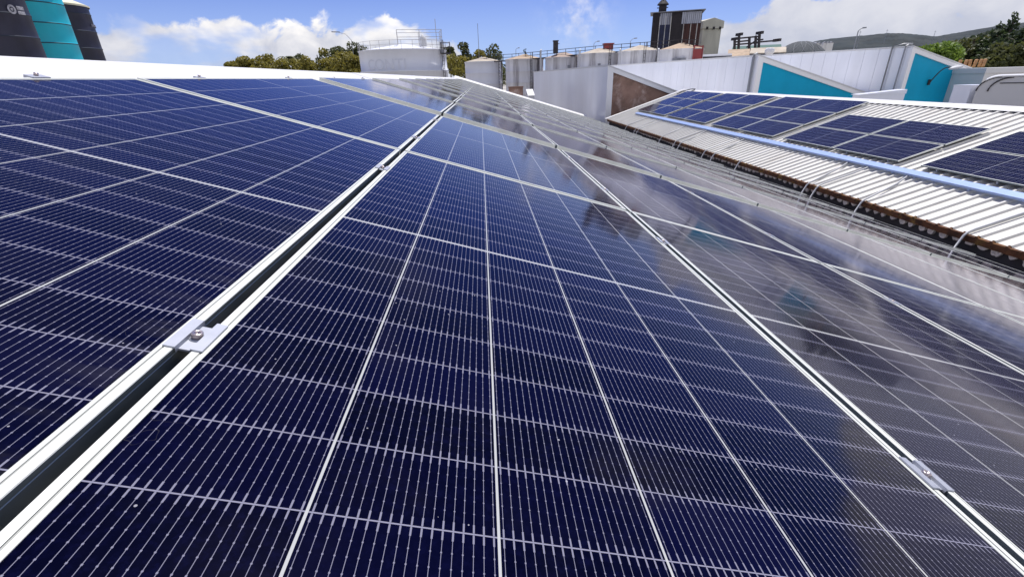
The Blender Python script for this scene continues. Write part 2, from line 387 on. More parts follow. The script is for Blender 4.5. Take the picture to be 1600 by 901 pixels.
d = MB(); corrugated(d, lambda a, y, h: loc(a, y, DECK + h), U0, U1, VR, VE, 0.25, 0.08, 0.035, 0.032)
shift(d, 'roof_sheet', WROOF, near)
RG = loc(VR, 0, DECK)
d = MB(); corrugated(d, lambda a, y, h: Vector((RG.x - a * CB, y, RG.z - a * SB + h)), U0, U1, 0.0, 10.0, 0.25, 0.08, 0.035, 0.032)
shift(d, 'far_roof_sheet', WROOF, near)
d = MB(); cz = 0.038
capL = [loc(-1.215, 0, DECK + cz), loc(VR, 0, DECK + cz + 0.012), Vector((RG.x - 0.62 * CB, 0, RG.z - 0.62 * SB + cz))]
pts = []
for yy in (U0, 7.3, 15.2, 23.0, 31.0, U1 + 0.15): pts.append(yy)
for i in range(len(pts) - 1):
    lap = 0.003 * (i % 2); vs = []
    for yy in (pts[i] - (0.08 if i else 0), pts[i+1]): vs += [(p.x, yy, p.z + lap) for p in capL] + [(capL[0].x, yy, capL[0].z - 0.02 + lap)]
    d.add(vs, [(3, 0, 4, 7), (0, 1, 5, 4), (1, 2, 6, 5)])
shift(d, 'ridge_cap', WCAP, near)
d = MB()
d.prism([loc(VR + 0.02, U1 - 0.05, DECK + 0.03), loc(VR + 0.02, U1 - 0.05, DECK + 0.07), loc(VR + 0.02, U1 + 0.45, 0.10), loc(VR + 0.02, U1 + 0.48, DECK - 0.05)], EV * (VE - VR))
d.beam(Vector((RG.x - 0.02, U1 + 0.05, RG.z)), Vector((RG.x - 10 * CB, U1 + 0.05, RG.z - 10 * SB)), 0.32, 0.10)
shift(d, 'end_flashing', WCAP, near)
EE = loc(VE, 0, DECK)
d = MB(); d.box((EE.x - 0.25, U0, GZ), (EE.x - 0.05, U1 - 0.05, EE.z - 0.06))
d.prism([(RG.x - 9.4, U1 - 0.2, GZ), (EE.x - 0.25, U1 - 0.2, GZ), (EE.x - 0.25, U1 - 0.2, EE.z - 0.08), (RG.x, U1 - 0.2, RG.z - 0.08), (RG.x - 9.4, U1 - 0.2, RG.z - 9.4 * math.tan(B) - 0.08)], (0, 0.2, 0))
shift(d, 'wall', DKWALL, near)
cap = [o for o in near.children if o.name.startswith('ridge_cap')][0]
sm = MB(); sm.lathe([(0.0, 0.014), (0.007, 0.013), (0.008, 0.004), (0.017, 0.002), (0.018, -0.004), (0.0, -0.004)], (0, 0, 0), 10)
sc0 = sm.obj('roof_screw', LAMPM, cap)
for i in range(40):
    o = sc0 if i == 0 else sc0.copy()
    if i: col.objects.link(o)
    o.parent = cap; o.rotation_euler = (0, B, 0)
    o.location = loc(-1.232 - 0.02 * (i % 3), 0.05 + i * 0.75 + random.uniform(-0.06, 0.06), DECK + cz + 0.001)

# ------------------------------------------------------------------ solar panel
def panel_parts(root):
    hw, hl = PW / 2, PL / 2
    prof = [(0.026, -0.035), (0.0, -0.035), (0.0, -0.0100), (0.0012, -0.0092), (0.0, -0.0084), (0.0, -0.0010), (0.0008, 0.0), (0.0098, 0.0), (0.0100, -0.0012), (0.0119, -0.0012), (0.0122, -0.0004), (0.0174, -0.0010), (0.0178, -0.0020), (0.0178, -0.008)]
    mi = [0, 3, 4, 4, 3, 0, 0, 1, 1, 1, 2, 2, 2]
    m = MB(); vs = []; fs = []; k = len(prof)
    for sx, sy in ((-1, -1), (1, -1), (1, 1), (-1, 1)):
        for off, z in prof: vs.append((sx * (hw - off), sy * (hl - off), z))
    for c in range(4):
        for i in range(k - 1):
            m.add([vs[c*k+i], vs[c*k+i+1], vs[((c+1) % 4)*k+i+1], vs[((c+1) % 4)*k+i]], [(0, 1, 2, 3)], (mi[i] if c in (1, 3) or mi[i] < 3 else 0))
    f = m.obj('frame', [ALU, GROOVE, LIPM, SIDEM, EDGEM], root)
    g = MB(); g.box((-hw + 0.0172, -hl + 0.0172, -0.0075), (hw - 0.0172, hl - 0.0172, -0.0017)); g.obj('cell_glass', MC, root)
V_C = -0.018 + PW / 2
ROWS = [0.0, PL + 0.022]
B2 = 3.66
for i in range(15): ROWS.append(B2 + PL / 2 + i * (PL + 0.05))
CW = {-1: 'top column beside the ridge', 7: 'lowest column along the eave'}
proto = None; npan = 0
for r, uc in enumerate(ROWS):
    for c in range(-1, 8):
        n = 0.002 if r >= 2 else 0.0
        if r == 0 and c in (-1, 0, 1):
            lab = {-1: 'blue solar panel left of the long dark gap, its pale middle seam reaching the clamp', 0: 'dark solar panel with a pale wire grid filling the foreground centre',
                   1: 'solar panel mirroring grey cloud beyond the second long frame gap, nearest row'}[c]
        else:
            w = CW.get(c, '%s column down from the ridge' % ORD[c + 1])
            row = 'nearest row' if r == 0 else ('second row, before the raised step' if r == 1 else '%s row beyond the raised step' % ORD[r - 2])
            if r >= 2 and r == len(ROWS) - 1: row = 'farthest row at the roof end'
            lab = 'solar panel in the %s, %s' % (w, row)
        p = loc(V_C + c * PITCH, uc, n)
        rot = (random.uniform(-.0012, .0012) - (0.0085 if r >= 2 else 0.0), B + random.uniform(-.0015, .0015), 0)
        if proto is None:
            proto = thing('solar_panel', lab, 'solar panel', p, rot, 'solar panels on the near roof'); panel_parts(proto)
        else: dup(proto, p, rot, lab)
# mounting rails under the first two rows
for i, uc in enumerate((-0.63, 0.63, ROWS[1] - 0.63, ROWS[1] + 0.63)):
    m = MB(); m.beam(loc(-1.26, uc, -0.060), loc(9.2, uc, -0.060), 0.04, 0.046, 0, EN)
    tag(m.obj('mounting_rail', RAILM), 'aluminium mounting rail under the %s line of clamps from the foreground' % ORD[i], 'rail', 'rails under the near panels')
# clamps
def mid_clamp(label):
    root = thing('panel_clamp', label, 'clamp', (0, 0, 0), (0, 0, 0), 'clamps holding the near panels')
    L = 0.034; m = MB(); t = 0.0028
    prof = [(-0.0225, 0.0), (-0.0085, 0.0), (-0.0075, -0.006), (0.0075, -0.006), (0.0085, 0.0), (0.0225, 0.0)]
    up = [(x, z + t) for x, z in prof]
    poly = prof + up[::-1]; n = len(prof)
    def seg(i0, i1, y0, y1):
        q = prof[i0:i1+1]; qq = up[i0:i1+1]; pl = q + qq[::-1]; k = len(pl)
        vs = [(x, y0, z + 0.0004) for x, z in pl] + [(x, y1, z + 0.0004) for x, z in pl]
        kk = len(q)
        fs = []
        for i in range(kk - 1): fs += [(i, i+1, k-2-i, k-1-i), (k+i, 2*k-1-i, 2*k-2-i, k+i+1)]
        for i in range(k): fs.append((i, k+i, k+(i+1) % k, (i+1) % k))
        m.add(vs, fs)
    seg(0, 2, -L, L); seg(2, 3, -L + 0.006, L - 0.006); seg(3, 5, -L + 0.001, L - 0.001)
    m.obj('plate', ALU2, root)
    b = MB(); b.lathe([(0.0, -0.0028), (0.0068, -0.0028), (0.0070, 0.0050), (0.0062, 0.0062), (0.0038, 0.0062), (0.0034, 0.0030), (0.0, 0.0030)], (0, 0, 0), 20)
    bo = b.obj('bolt', STEEL, root)
    b = MB(); b.lathe([(0.0, -0.0030), (0.0095, -0.0030), (0.0095, -0.0017), (0.0, -0.0017)], (0, 0, 0), 20); b.obj('washer', ALU2, bo)
    return root
cl0 = None
for gi, gname in ((0, 'long dark gap nearest the ridge'), (1, 'second long gap from the ridge'), (2, 'third long gap from the ridge')):
    for k, uc in enumerate((-0.605, 0.655, ROWS[1] - 0.63, ROWS[1] + 0.63)):
        if gi == 2 and k == 0: continue
        lab = '%s clamp with hex bolt up the %s' % (ORD[k], gname)
        if gi == 0 and k == 0: lab = 'large bright aluminium clamp with socket bolt across the nearest dark gap'
        p = loc(-0.028 + gi * PITCH, uc, 0.0)
        if cl0 is None: cl0 = mid_clamp(lab); cl0.location = p; cl0.rotation_euler = (0, B, 0)
        else: dup(cl0, p, (0, B, random.uniform(-.02, .02)), lab)
e0 = None
for k, uc in enumerate((0.66, ROWS[1] - 0.63, ROWS[1] + 0.63, B2 + 0.5, B2 + 1.76)):
    lab = '%s small end clamp with bolt along the white ridge edge of the panels' % ORD[k]
    p = loc(-0.028 - PITCH + 0.004, uc, 0.0)
    if e0 is None:
        e0 = thing('end_clamp', lab, 'clamp', p, (0, B, 0), 'end clamps along the ridge edge')
        m = MB(); m.box((-0.012, -0.034, -0.006), (0.018, 0.034, 0.0035)); m.box((-0.012, -0.034, -0.045), (-0.008, 0.034, -0.0062)); m.obj('bracket', ALU2, e0)
        m = MB(); m.lathe([(0.0, 0.0036), (0.0066, 0.0036), (0.0068, 0.012), (0.0, 0.012)], (0, 0, 0), 14); m.obj('bolt', STEEL, e0)
    else: dup(e0, p, (0, B, 0), lab)

# ------------------------------------------------------------------ second building with ribbed white roof
S2 = R(18); C2, SS2 = math.cos(S2), math.sin(S2)
X0 = CAM.x + 10.6; Z0 = CAM.z - 2.168                     # lower edge of its panels
A2 = Vector((C2, 0, SS2)); N2 = Vector((-SS2, 0, C2))
def l2(a, y, n=0.0): return Vector((X0, 0, Z0)) + A2 * a + Vector((0, y, 0)) + N2 * n
RD = -0.14; AG = -1.80; AR = 3.92; Y2A, Y2B = -6.0, 33.6
ware = thing('warehouse_building', 'white ribbed roof with rusty eave across the gap, carrying blue panel groups', 'building', (X0, 15, GZ))
d = MB(); corrugated(d, lambda a, y, h: l2(a, y, RD + h), Y2A, Y2B, AG, AR, 0.27, 0.080, 0.046, 0.046)
shift(d, 'roof_sheet', WROOF, ware)
RT = l2(AR, 0, RD)
d = MB(); corrugated(d, lambda a, y, h: Vector((RT.x + a * C2, y, RT.z - a * SS2 + h)), Y2A, Y2B, 0.0, 6.0, 0.27, 0.075, 0.03, 0.042)
shift(d, 'far_roof_sheet', WROOF, ware)
d = MB(); cp = [l2(AR - 0.30, 0, RD + 0.056), l2(AR, 0, RD + 0.075), Vector((RT.x + 0.3, 0, RT.z + 0.0))]
for y0, y1, lap in ((Y2A, 4, 0), (3.9, 13, .003), (12.9, 22, 0), (21.9, Y2B, .003)):
    vs = []
    for yy in (y0, y1): vs += [(p.x, yy, p.z + lap) for p in cp]
    d.add(vs, [(0, 1, 4, 3), (1, 2, 5, 4)])
shift(d, 'ridge_cap', WCAP, ware)
d = MB(); d.beam(l2(AR - 0.22, Y2A, RD + 0.022), l2(AR - 0.22, Y2B - .1, RD + 0.022), 0.04, 0.040, 0, N2); shift(d, 'cap_shade_strip', RIM, ware)  # dark strip stands in for the shade under the cap edge
d = MB(); d.beam(l2(AG - 0.12, Y2B + 0.02, RD + 0.05), l2(AR, Y2B + 0.02, RD + 0.05), 0.34, 0.10, 0, N2)
shift(d, 'verge_trim', WCAP, ware)
d = MB(); d.beam(l2(AG + 1.3, Y2B + 0.75, RD - 0.12), l2(AR + 0.2, Y2B + 0.75, RD - 0.12), 0.5, 0.12, 0, N2)
shift(d, 'verge_gutter', mat('bluish_gutter', (0.32, 0.38, 0.55), 0.5, 0.2), ware)
# rusty eave strip with a bump at each rib
d = MB(); y = Y2A; vs = []; k = 0
ge = l2(AG, 0, RD)
while y < Y2B:
    j = random.uniform(-0.006, 0.006); bump = 0.030 if k % 4 in (2, 3) else 0.0
    vs += [(ge.x - 0.05, y, ge.z - 0.11 + j), (ge.x - 0.055 + j * .5, y, ge.z + 0.005 + bump * 0.6 + j), (ge.x + 0.01, y, ge.z + 0.012 + bump), (ge.x + 0.02, y, ge.z - 0.02)]
    y += (0.195, 0.0225, 0.03, 0.0225)[k % 4]; k += 1
d.add(vs, [(4*i+q, 4*i+q+1, 4*i+q+5, 4*i+q+4) for i in range(k - 1) for q in range(3)] + [(4*i+3, 4*i, 4*i+4, 4*i+7) for i in range(k - 1)])
shift(d, 'rusty_eave', RUST, ware)
d = MB(); d.box((ge.x + 0.10, Y2A, GZ), (ge.x + 0.35, Y2B - 0.2, ge.z - 0.03))
d.prism([(ge.x + 0.35, Y2B - 0.4, GZ), (RT.x + 5.5, Y2B - 0.4, GZ), (RT.x + 5.5, Y2B - 0.4, RT.z - 5.5 * math.tan(S2) - 0.1), (RT.x, Y2B - 0.4, RT.z - 0.1), (ge.x + 0.35, Y2B - 0.4, ge.z - 0.02)], (0, 0.2, 0))
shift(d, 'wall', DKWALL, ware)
y = 3.0; wl = [o for o in ware.children if o.name.startswith('wall')][-1]; nm_ = 0
while nm_ < 98:
    w = random.uniform(0.055, 0.10); h = random.uniform(0.075, 0.135); zc = ge.z - 0.112; ring = []
    for q in range(9):
        a = math.pi * q / 8; ring.append((ge.x + 0.05 + random.uniform(-.006, .006), math.cos(a) * w * random.uniform(.85, 1.1), zc - math.sin(a) ** 0.6 * h * random.uniform(.9, 1.08)))
    d = MB(); d.prism(ring, (0.047, 0, 0)); o = d.obj('eave_lump', LUMPM, wl); o.location = (0, y, 0); nm_ += 1  # pale rounded lumps in a row under the rusty eave
    y += random.choice((0.21, 0.25, 0.27, 0.27))

GRP = [(33.25, 3, 2), (27.85, 3, 2), (22.2, 3, 2), (16.55, 2, 2), (10.9, 2, 2)]
GN = ['farthest group', 'second farthest group', 'middle group', 'second nearest group', 'nearest group']
p2 = None
for gi, (yl, nr, nc) in enumerate(GRP):
    yl += CAM.y
    for r in range(nr):
        for c in range(nc):
            a = PW / 2 + r * (PW + 0.045); y = yl - 1.225 - c * 2.53 - 0.02
            lab = 'blue panel on ribbed roof, %s, %s row from its eave, %s column' % (GN[gi], ORD[r], ('farther', 'nearer')[c])
            if p2 is None:
                p2 = dup(proto, l2(a, y), (0, -S2, 0), lab); p2['group'] = 'solar panels on the ribbed roof'
                cur = p2
            else: cur = dup(proto, l2(a, y), (random.uniform(-.002, .002), -S2, 0), lab); cur['group'] = p2['group']
            cur.scale = (1.0, 1.083, 1.0)
            if r == 0:
                for q in ((0.75, -0.55) if c == 0 else (0.6, -0.8)):
                    m = MB(); m.beam((-PW / 2 + 0.03, q, -0.036), (-PW / 2 + 0.03, q, RD + 0.044), 0.035, 0.03); m.box((-PW / 2, q - 0.025, RD + 0.0425), (-PW / 2 + 0.06, q + 0.025, RD + 0.0465))
                    m.obj('support_leg', ALU2, cur)
m = MB(); aT = -0.37; TM = Matrix.Translation(l2(aT, 15, RD + 0.085)) @ Matrix.Rotation(-S2, 4, 'Y')
m.box((-0.10, -15.5, 0), (0.10, 16.2, 0.004), 0, TM)
for sx in (-0.10, 0.096): m.box((sx, -15.5, 0.0042), (sx + 0.004, 16.2, 0.050), 0, TM)
m.box((-0.103, -15.5, 0.0505), (0.103, 16.2, 0.053), 0, TM)
for i in range(16): m.box((-0.09, -15 + 2 * i, -0.041), (0.09, -14.96 + 2 * i, -0.0003), 0, TM)
tag(m.obj('cable_tray', GALV), 'long pale blue metal cable tray running below the panel groups', 'cable tray')
cy = [29.6, 27.8, 27.3, 23.6, 21.8, 21.2, 18.7, 17.9, 16.0, 12.3, 11.9, 10.3, 7.75]
for i, yy in enumerate(cy):
    yy += CAM.y; m = MB(); sk = random.uniform(-.03, .03)
    e = loc(VE - 0.05, 0, 0)
    pts = [l2(aT - 0.09, yy + 0.4 * (i % 2) + sk, RD + 0.07), l2(AG * 0.5, yy + 0.2 * (i % 2), RD + 0.065), l2(AG + 0.12, yy, RD + 0.065), l2(AG, yy, RD + 0.05), l2(AG, yy, RD + 0.05) + Vector((-0.08, -0.02, -0.06)),
           Vector((ge.x - 0.22, yy - 0.05, ge.z - 0.24)), Vector((e.x - 0.02, yy - 0.07, e.z - 0.10)), Vector((e.x - 0.25, yy - 0.07, e.z - 0.03))]
    m.tube(pts, 0.021, 8)
    tag(m.obj('conduit_pipe', PIPE), 'grey conduit bent over the rusty eave into the gap, %s from the far end' % ORD[i], 'pipe', 'conduits crossing the rusty eave')
m = MB(); q = l2(AR - 0.35, Y2B - 1.4, RD + 0.08)
m.tube([q + Vector((-0.55, 0.5, -0.16)), q + Vector((-0.2, 0.4, 0.02)), q + Vector((0.2, 0.1, 0.14)), q + Vector((0.35, -0.3, 0.16)), q + Vector((0.1, -0.6, 0.08)), q + Vector((-0.5, -0.8, -0.13))], 0.03, 8)
tag(m.obj('looped_cable', BLACK), 'dark cable looping over the far corner of the ribbed roof ridge', 'cable')

# ------------------------------------------------------------------ saw-tooth hall: three clad walls with gable ends
WD = Vector((-0.19, 0.982, 0)); GD = Vector((0.982, 0.19, 0)); GN_ = Vector((0.19, -0.982, 0))
P1 = CAM + Vector((9.43, 37, 0))
def tooth(corner_px, slope_px, left_px, label, gmat, plane0, nm, kx):
    WD = Vector((kx, 1, 0)).normalized(); GD = Vector((WD.y, -WD.x, 0)); GN_ = -WD
    c = hit(*corner_px, plane0, GN_); s = hit(*slope_px, plane0, GN_)
    slope = (s.z - c.z) / (s - c).dot(GD); 
    dl = ray(*left_px)
    # far end of the wall: on the line c + t*WD, in the compass direction of left_px
    t = (dl.x * (c.y - CAM.y) - dl.y * (c.x - CAM.x)) / (WD.x * dl.y - WD.y * dl.x)
    root = thing(nm, label, 'building', (c.x, c.y, GZ))
    H = c.z - GZ; W = (slope and min(14.0, 2.6 / -slope + 6.5)); ang = math.atan2(WD.y, WD.x) - math.pi / 2
    mt = Matrix.Translation((c.x, c.y, GZ)) @ Matrix.Rotation(ang, 4, 'Z')      # local x = GD, y = WD
    def ob(mb, name, m, par=root):
        o = mb.obj(name, m, par); o.rotation_euler = (0, 0, ang); return o
    w = MB(); step = 1.15; yy = 0.0; 
    while yy < t:
        y1 = min(yy + step - 0.02, t); w.box((-0.10, yy, 0), (-0.02 + random.uniform(-.004, .004), y1, H - 0.05)); yy += step
    w.box((-0.02, 0.02, 0), (0.08, t, H - 0.06)); ob(w, 'wall', WCLAD)
    zf = H + slope * W
    r = MB(); r.prism([(-0.16, -0.17, H - 0.03), (-0.16, -0.17, H + 0.06), (W, -0.17, zf + 0.06), (W, -0.17, zf - 0.03)], (0, t + 0.3, 0)); ob(r, 'roof', WCAP)
    gb = MB(); gb.prism([(0.10, 0, 0), (W - 0.1, 0, 0), (W - 0.1, 0, zf - 0.1), (0.10, 0, H - 0.1)], (0, 0.25, 0)); ob(gb, 'gable', gmat)
    tr = MB(); wd = 0.30
    tr.prism([(-0.13, -0.14, 0), (0.30, -0.14, 0), (0.30, -0.14, H - 0.06), (-0.13, -0.14, H - 0.04)], (0, 0.13, 0))
    tr.prism([(0.31, -0.13, H - 0.06 + slope * 0.31), (W, -0.13, zf - 0.05), (W, -0.13, zf - 0.05 - wd), (0.31, -0.13, H - 0.06 + slope * 0.31 - wd)], (0, 0.12, 0)); ob(tr, 'gable_trim', WTRIM)
    return root, ob, H, t, c, slope
t1 = tooth((952, 102.5), (1042, 137), (835, 113), 'white clad saw-tooth hall with stained brown gable, nearest the roof gap', BROWN, P1, 'sawtooth_hall', -0.06)
P2 = CAM + Vector((20.63, 37, 0)); P3 = CAM + Vector((32.29, 37, 0))
t2 = tooth((1187, 87), (1328, 137), (955, 103), 'white clad saw-tooth hall with dark teal gable between the other two', TEAL, P2, 'sawtooth_hall', -0.19)
t3 = tooth((1426, 73), (1541, 117), (1190, 87.5), 'white clad saw-tooth hall with bright teal gable and wall lamp', TEAL, P3, 'sawtooth_hall', -0.30)
WD = Vector((-0.30, 1, 0)).normalized(); GD = Vector((WD.y, -WD.x, 0)); GN_ = -WD; P1 = P3
for k, (root, ob, H, t, c, sl) in enumerate((t2, t3)):
    m = MB(); m.tube([(-0.22, 0.35, 0), (-0.22, 0.35, H - 0.1), (-0.20, 0.35, H + 0.06), (0.05, 0.35, H + 0.16)], 0.09 if k == 0 else 0.05, 8)
    if k: m.tube([(-0.22, 1.3, 0), (-0.22, 1.3, H + 0.05), (-0.1, 0.6, H + 0.22), (0.4, 0.3, H + 0.2)], 0.05, 8)
    ob(m, 'downpipe', LAMPM)
# wall lamp on the third gable
gp = hit(1449, 131, P1, GN_)
lamp = thing('wall_lamp', 'curved grey lamp bracket with flat head on the bright teal gable', 'lamp', gp)
ofs = GN_
a0 = gp + ofs * 0.1; b0 = hit(1489, 106, P1 + GN_ * 1.6, GN_)
def bez(p, q, k, lift):
    return [p.lerp(q, i / k) + Vector((0, 0, lift * math.sin(math.pi * i / k))) for i in range(k + 1)]
m = MB(); pts = bez(a0, b0, 10, 0.45); m.tube(pts, 0.04, 8); m.tube([a0 + Vector((0, 0, -0.10)), a0 + Vector((0, 0, 0.30))], 0.085, 8)
o = m.obj('bracket', DARKST, lamp); o.location = -lamp.location
m = MB(); q0 = b0 + GD * -0.3; 
m.add([], [])
m.lathe([(0.0, -0.08), (0.30, -0.06), (0.36, 0.0), (0.22, 0.10), (0.0, 0.14)], (0, 0, 0), 20)
o = m.obj('lamp_head', PLATE, lamp); o.scale = (2.0, 0.8, 1.0); o.rotation_euler = (0, R(-8), math.atan2(GD.y, GD.x)); o.location = b0 + GD * 0.35 - lamp.location
# low roof boxes in front of the right gable
p = at(1513, 150, 36)
m = MB(); m.box((-0.50, -0.5, -3), (0.55, 0.5, 0.50)); m.box((-0.53, -0.53, 0.503), (0.58, 0.53, 0.54))
tag(m.obj('rooftop_unit', WCLAD, None, p), 'plain white boxy roof unit in front of the bright teal gable', 'roof unit')
p = at(1395, 150, 38)
m = MB(); m.box((-2.3, -0.3, -3), (0.48, 0.3, 0.12)); m.prism([(-2.4, -0.35, 0.123), (0.5, -0.35, 0.123), (0.5, -0.35, 0.36), (-2.4, -0.35, 0.14)], (0, 0.7, 0))
tag(m.obj('low_parapet', WCLAD, None, p), 'low white parapet with sloping top behind the ribbed roof ridge', 'wall')
# barrel vaulted rooflight at the right edge
p = at(1521, 153, 34)
vault = thing('barrel_rooflight', 'pale round-shouldered rooflight with dark ribs at the right edge', 'rooflight', p, (0, 0, R(-47)))
PR = [(0.0, -2.0), (0.0, 0.30)] + [(0.75 - 0.75 * math.cos(t), 0.30 + 0.62 * math.sin(t)) for t in [i * math.pi / 2 / 8 for i in range(1, 9)]] + [(5.0, 1.0)]
m = MB(); m.prism([(x, 0, z) for x, z in PR] + [(5.0, 0, -2.0)], (0, 4, 0)); m.obj('skin', GLASSY, vault)
m = MB()
for x0 in (0.0, 0.42): m.tube([(x + x0, -0.03, z + 0.02 - x0 * 0.05) for x, z in PR[1:-1]], 0.035, 6)
m.tube([(0.75, -0.03, 0.66), (5, -0.03, 0.70)], 0.022, 6); m.obj('rib', DARKST, vault)
m = MB(); m.prism([(x, -0.06, z + 0.015) for x, z in PR[5:]] + [(x, -0.06, z + 0.075) for x, z in PR[5:][::-1]], (0, 4.1, 0)); m.obj('crest_cap', WCAP, vault)
p = at(1540, 112, 52)
m = MB(); m.box((0.1, 0.1, -8), (16, 5, -0.12)); m.box((0, 0, -0.117), (16.2, 5.2, 0.24))
tag(m.obj('flat_roof_building', WCAP, None, p), 'low building with bright white roof edge before the dark trees', 'building')

# ------------------------------------------------------------------ tall silos on the left
def silo(px, pytop, D, r, m, label, roof=None, wts=None):
    c = at(px, 60, D); zt = at(px, pytop, D - r).z
    root = thing('silo', label, 'silo', (c.x, c.y, GZ)); H = zt - GZ
    b = MB(); prof = []; z = 0.0; hoop = 1.42
    prof = [(r, 0.0)]
    while z + hoop < H:
        z += hoop; prof += [(r, z - 0.06), (r + 0.02, z - 0.04), (r + 0.02, z), (r, z + 0.02), (r, z + 0.10)]
    prof += [(r, H)]
    b.lathe(prof, (0, 0, 0), 64); b.obj('shell', m, root)
    s = MB()
    z = 0.0
    while z + hoop < H:
        z += hoop; s.lathe([(r + 0.021, z - 0.05), (r + 0.032, z - 0.045), (r + 0.032, z + 0.02), (r, z + 0.025)], (0, 0, 0), 64)
    s.obj('hoop', RIM, root)
    q = MB(); q.lathe([(r + 0.12, H - 0.12), (r + 0.12, H + 0.02), (0.25, H + r * 0.42), (0.25, H + r * 0.42 + 0.3), (0.0, H + r * 0.42 + 0.3)], (0, 0, 0), 48, smooth=False); q.obj('roof', roof or CREAM, root)
    return root, c, H, r
s1 = silo(-8, -62, 52, 2.35, NAVY, 'dark navy silo with round emblem at the left edge')
s2 = silo(57, -22, 58, 2.5, TEALS, 'bright teal silo with dark hoops between two navy silos')
s3 = silo(98, 4, 64, 2.62, NAVY, 'dark navy silo with cream cone roof beside the teal silo')
# emblem and plate on the first silo, plate on the third
def wrap(root, c, r, px, py, w, h, mats, name, kind):
    dcam = Vector((CAM.x - c.x, CAM.y - c.y, 0)); d = ray(px, py)
    # where the line of sight meets the shell
    ox, oy = CAM.x - c.x, CAM.y - c.y; A_ = d.x**2 + d.y**2; B_ = ox*d.x + oy*d.y; C_ = ox*ox + oy*oy - r*r
    t = (-B_ - math.sqrt(max(0.0, B_*B_ - A_*C_))) / A_; hp = CAM + d * t; a = math.atan2(hp.y - c.y, hp.x - c.x); zc = hp.z - GZ
    m = MB()
    def P(u, v, off): return Vector(((r + off) * math.cos(a + u / r), (r + off) * math.sin(a + u / r), zc + v))
    if kind == 'ring':
        for r0, r1, off in ((0.34, 0.62, 0.09), (0.0, 0.2, 0.09)):
            k = 24; vs = []; fs = []
            for i in range(k):
                b = 2 * math.pi * i / k; vs += [P(math.cos(b) * r0 * w, math.sin(b) * r0 * h, off), P(math.cos(b) * r1 * w, math.sin(b) * r1 * h, off)]
            for i in range(k): j = (i + 1) % k; fs.append((2*i, 2*i+1, 2*j+1, 2*j))
            m.add(vs, fs)
    else:
        for v0, v1 in kind:
            k = 8; vs = []; fs = []
            for i in range(k + 1): u = (i / k - 0.5) * w; vs += [P(u, v0 * h, 0.085), P(u, v1 * h, 0.085)]
            for i in range(k): fs.append((2*i, 2*i+1, 2*i+3, 2*i+2))
            m.add(vs, fs)
    return m.obj(name, mats, root)
EMB = mat('worn_emblem', (0.34, 0.34, 0.37), 0.7, 0, 0.3, 6)
wrap(s1[0], s1[1], s1[3], 17, 15, 0.40, 0.46, EMB, 'emblem', 'ring')
wrap(s1[0], s1[1], s1[3], 31, 17, 0.55, 0.50, EMB, 'sign_plate', ((-0.5, -0.08), (0.06, 0.5)))
wrap(s3[0], s3[1], s3[3], 150, 42, 2.4, 0.22, mat('worn_band', (0.13, 0.13, 0.16), 0.7), 'worn_plate', ((-0.5, 0.5),))

# ------------------------------------------------------------------ storage tanks
def tank(xl, xr, ymid, D, zt, m, roofm, label, apex=1.2, rail=True, band=None, name='storage_tank'):
    a0, a1 = azel(xl, ymid)[0], azel(xr, ymid)[0]; a = (a0 + a1) / 2; r = D * math.sin((a1 - a0) / 2)
    c = CAM + Vector((math.sin(a), math.cos(a), 0)) * D
    root = thing(name, label, 'tank', (c.x, c.y, GZ)); H = zt - GZ
    b = MB(); prof = [(r, 0)]; zz = H - 0.15
    for k in range(4): prof[1:1] = [(r, zz - 1.75), (r + 0.03, zz - 1.72), (r + 0.03, zz - 1.66), (r, zz - 1.63)]; zz -= 1.72
    prof += [(r, H - 0.15), (r + 0.10, H - 0.12), (r + 0.10, H)]
    if band: zb = band - GZ; prof = [(r, 0), (r, zb - 0.16), (r + 0.14, zb - 0.14), (r + 0.14, zb + 0.02), (r, zb + 0.05), (r, H - 0.15), (r + 0.10, H - 0.12), (r + 0.10, H)]
    b.lathe(prof, (0, 0, 0), 72); b.obj('shell', m, root)
    q = MB(); q.lathe([(r + 0.12, H + 0.003), (r * 0.55, H + apex * 0.5), (0.3, H + apex), (0.0, H + apex)], (0, 0, 0), 56, smooth=False); q.obj('roof', roofm, root)
    if rail:
        w = MB(); k = 26
        for i in range(k):
            an = 2 * math.pi * i / k; p = Vector((math.cos(an) * r, math.sin(an) * r, H)); w.beam(p, p + Vector((0, 0, 1.05)), 0.04)
        for hh in (0.55, 1.05):
            for i in range(k):
                a_, b_ = 2 * math.pi * i / k, 2 * math.pi * (i + 1) / k
                w.beam((math.cos(a_) * r, math.sin(a_) * r, H + hh), (math.cos(b_) * r, math.sin(b_) * r, H + hh), 0.03)
        w.obj('railing', RAILG, root)
    return root, c, H, r, a
DB = 78
bt = tank(562, 698, 95, DB, at(630, 77, DB - 5).z, TANKW, TANKW, 'big pale blue-white storage tank with roof railing beyond the ridge', 0.9, True, at(640, 110, DB - 6).z)
root, c, H, r, a = bt
# raised rail cage, ladder and little cabins on the big tank
toC = Vector((CAM.x - c.x, CAM.y - c.y, 0)).normalized(); sd_ = Vector((-toC.y, toC.x, 0))   # sd_ points to the right in view
if sd_.dot(RIGHT) < 0: sd_ = -sd_
m = MB(); cg = [sd_ * -0.6 + toC * 3, sd_ * 5.6 + toC * 3, sd_ * 5.6 - toC * 1.5, sd_ * -0.6 - toC * 1.5]
for i in range(4):
    p, q = cg[i], cg[(i + 1) % 4]
    for f in (0, 0.5): s = p.lerp(q, f); m.beam(s + Vector((0, 0, H)), s + Vector((0, 0, H + 2.5)), 0.07)
    for hh in (1.6, 2.5): m.beam(p + Vector((0, 0, H + hh)), q + Vector((0, 0, H + hh)), 0.055)
m.beam(sd_ * 4.9 + toC * 2 + Vector((0, 0, H)), sd_ * 4.9 + toC * 2 + Vector((0, 0, H + 3.9)), 0.07)
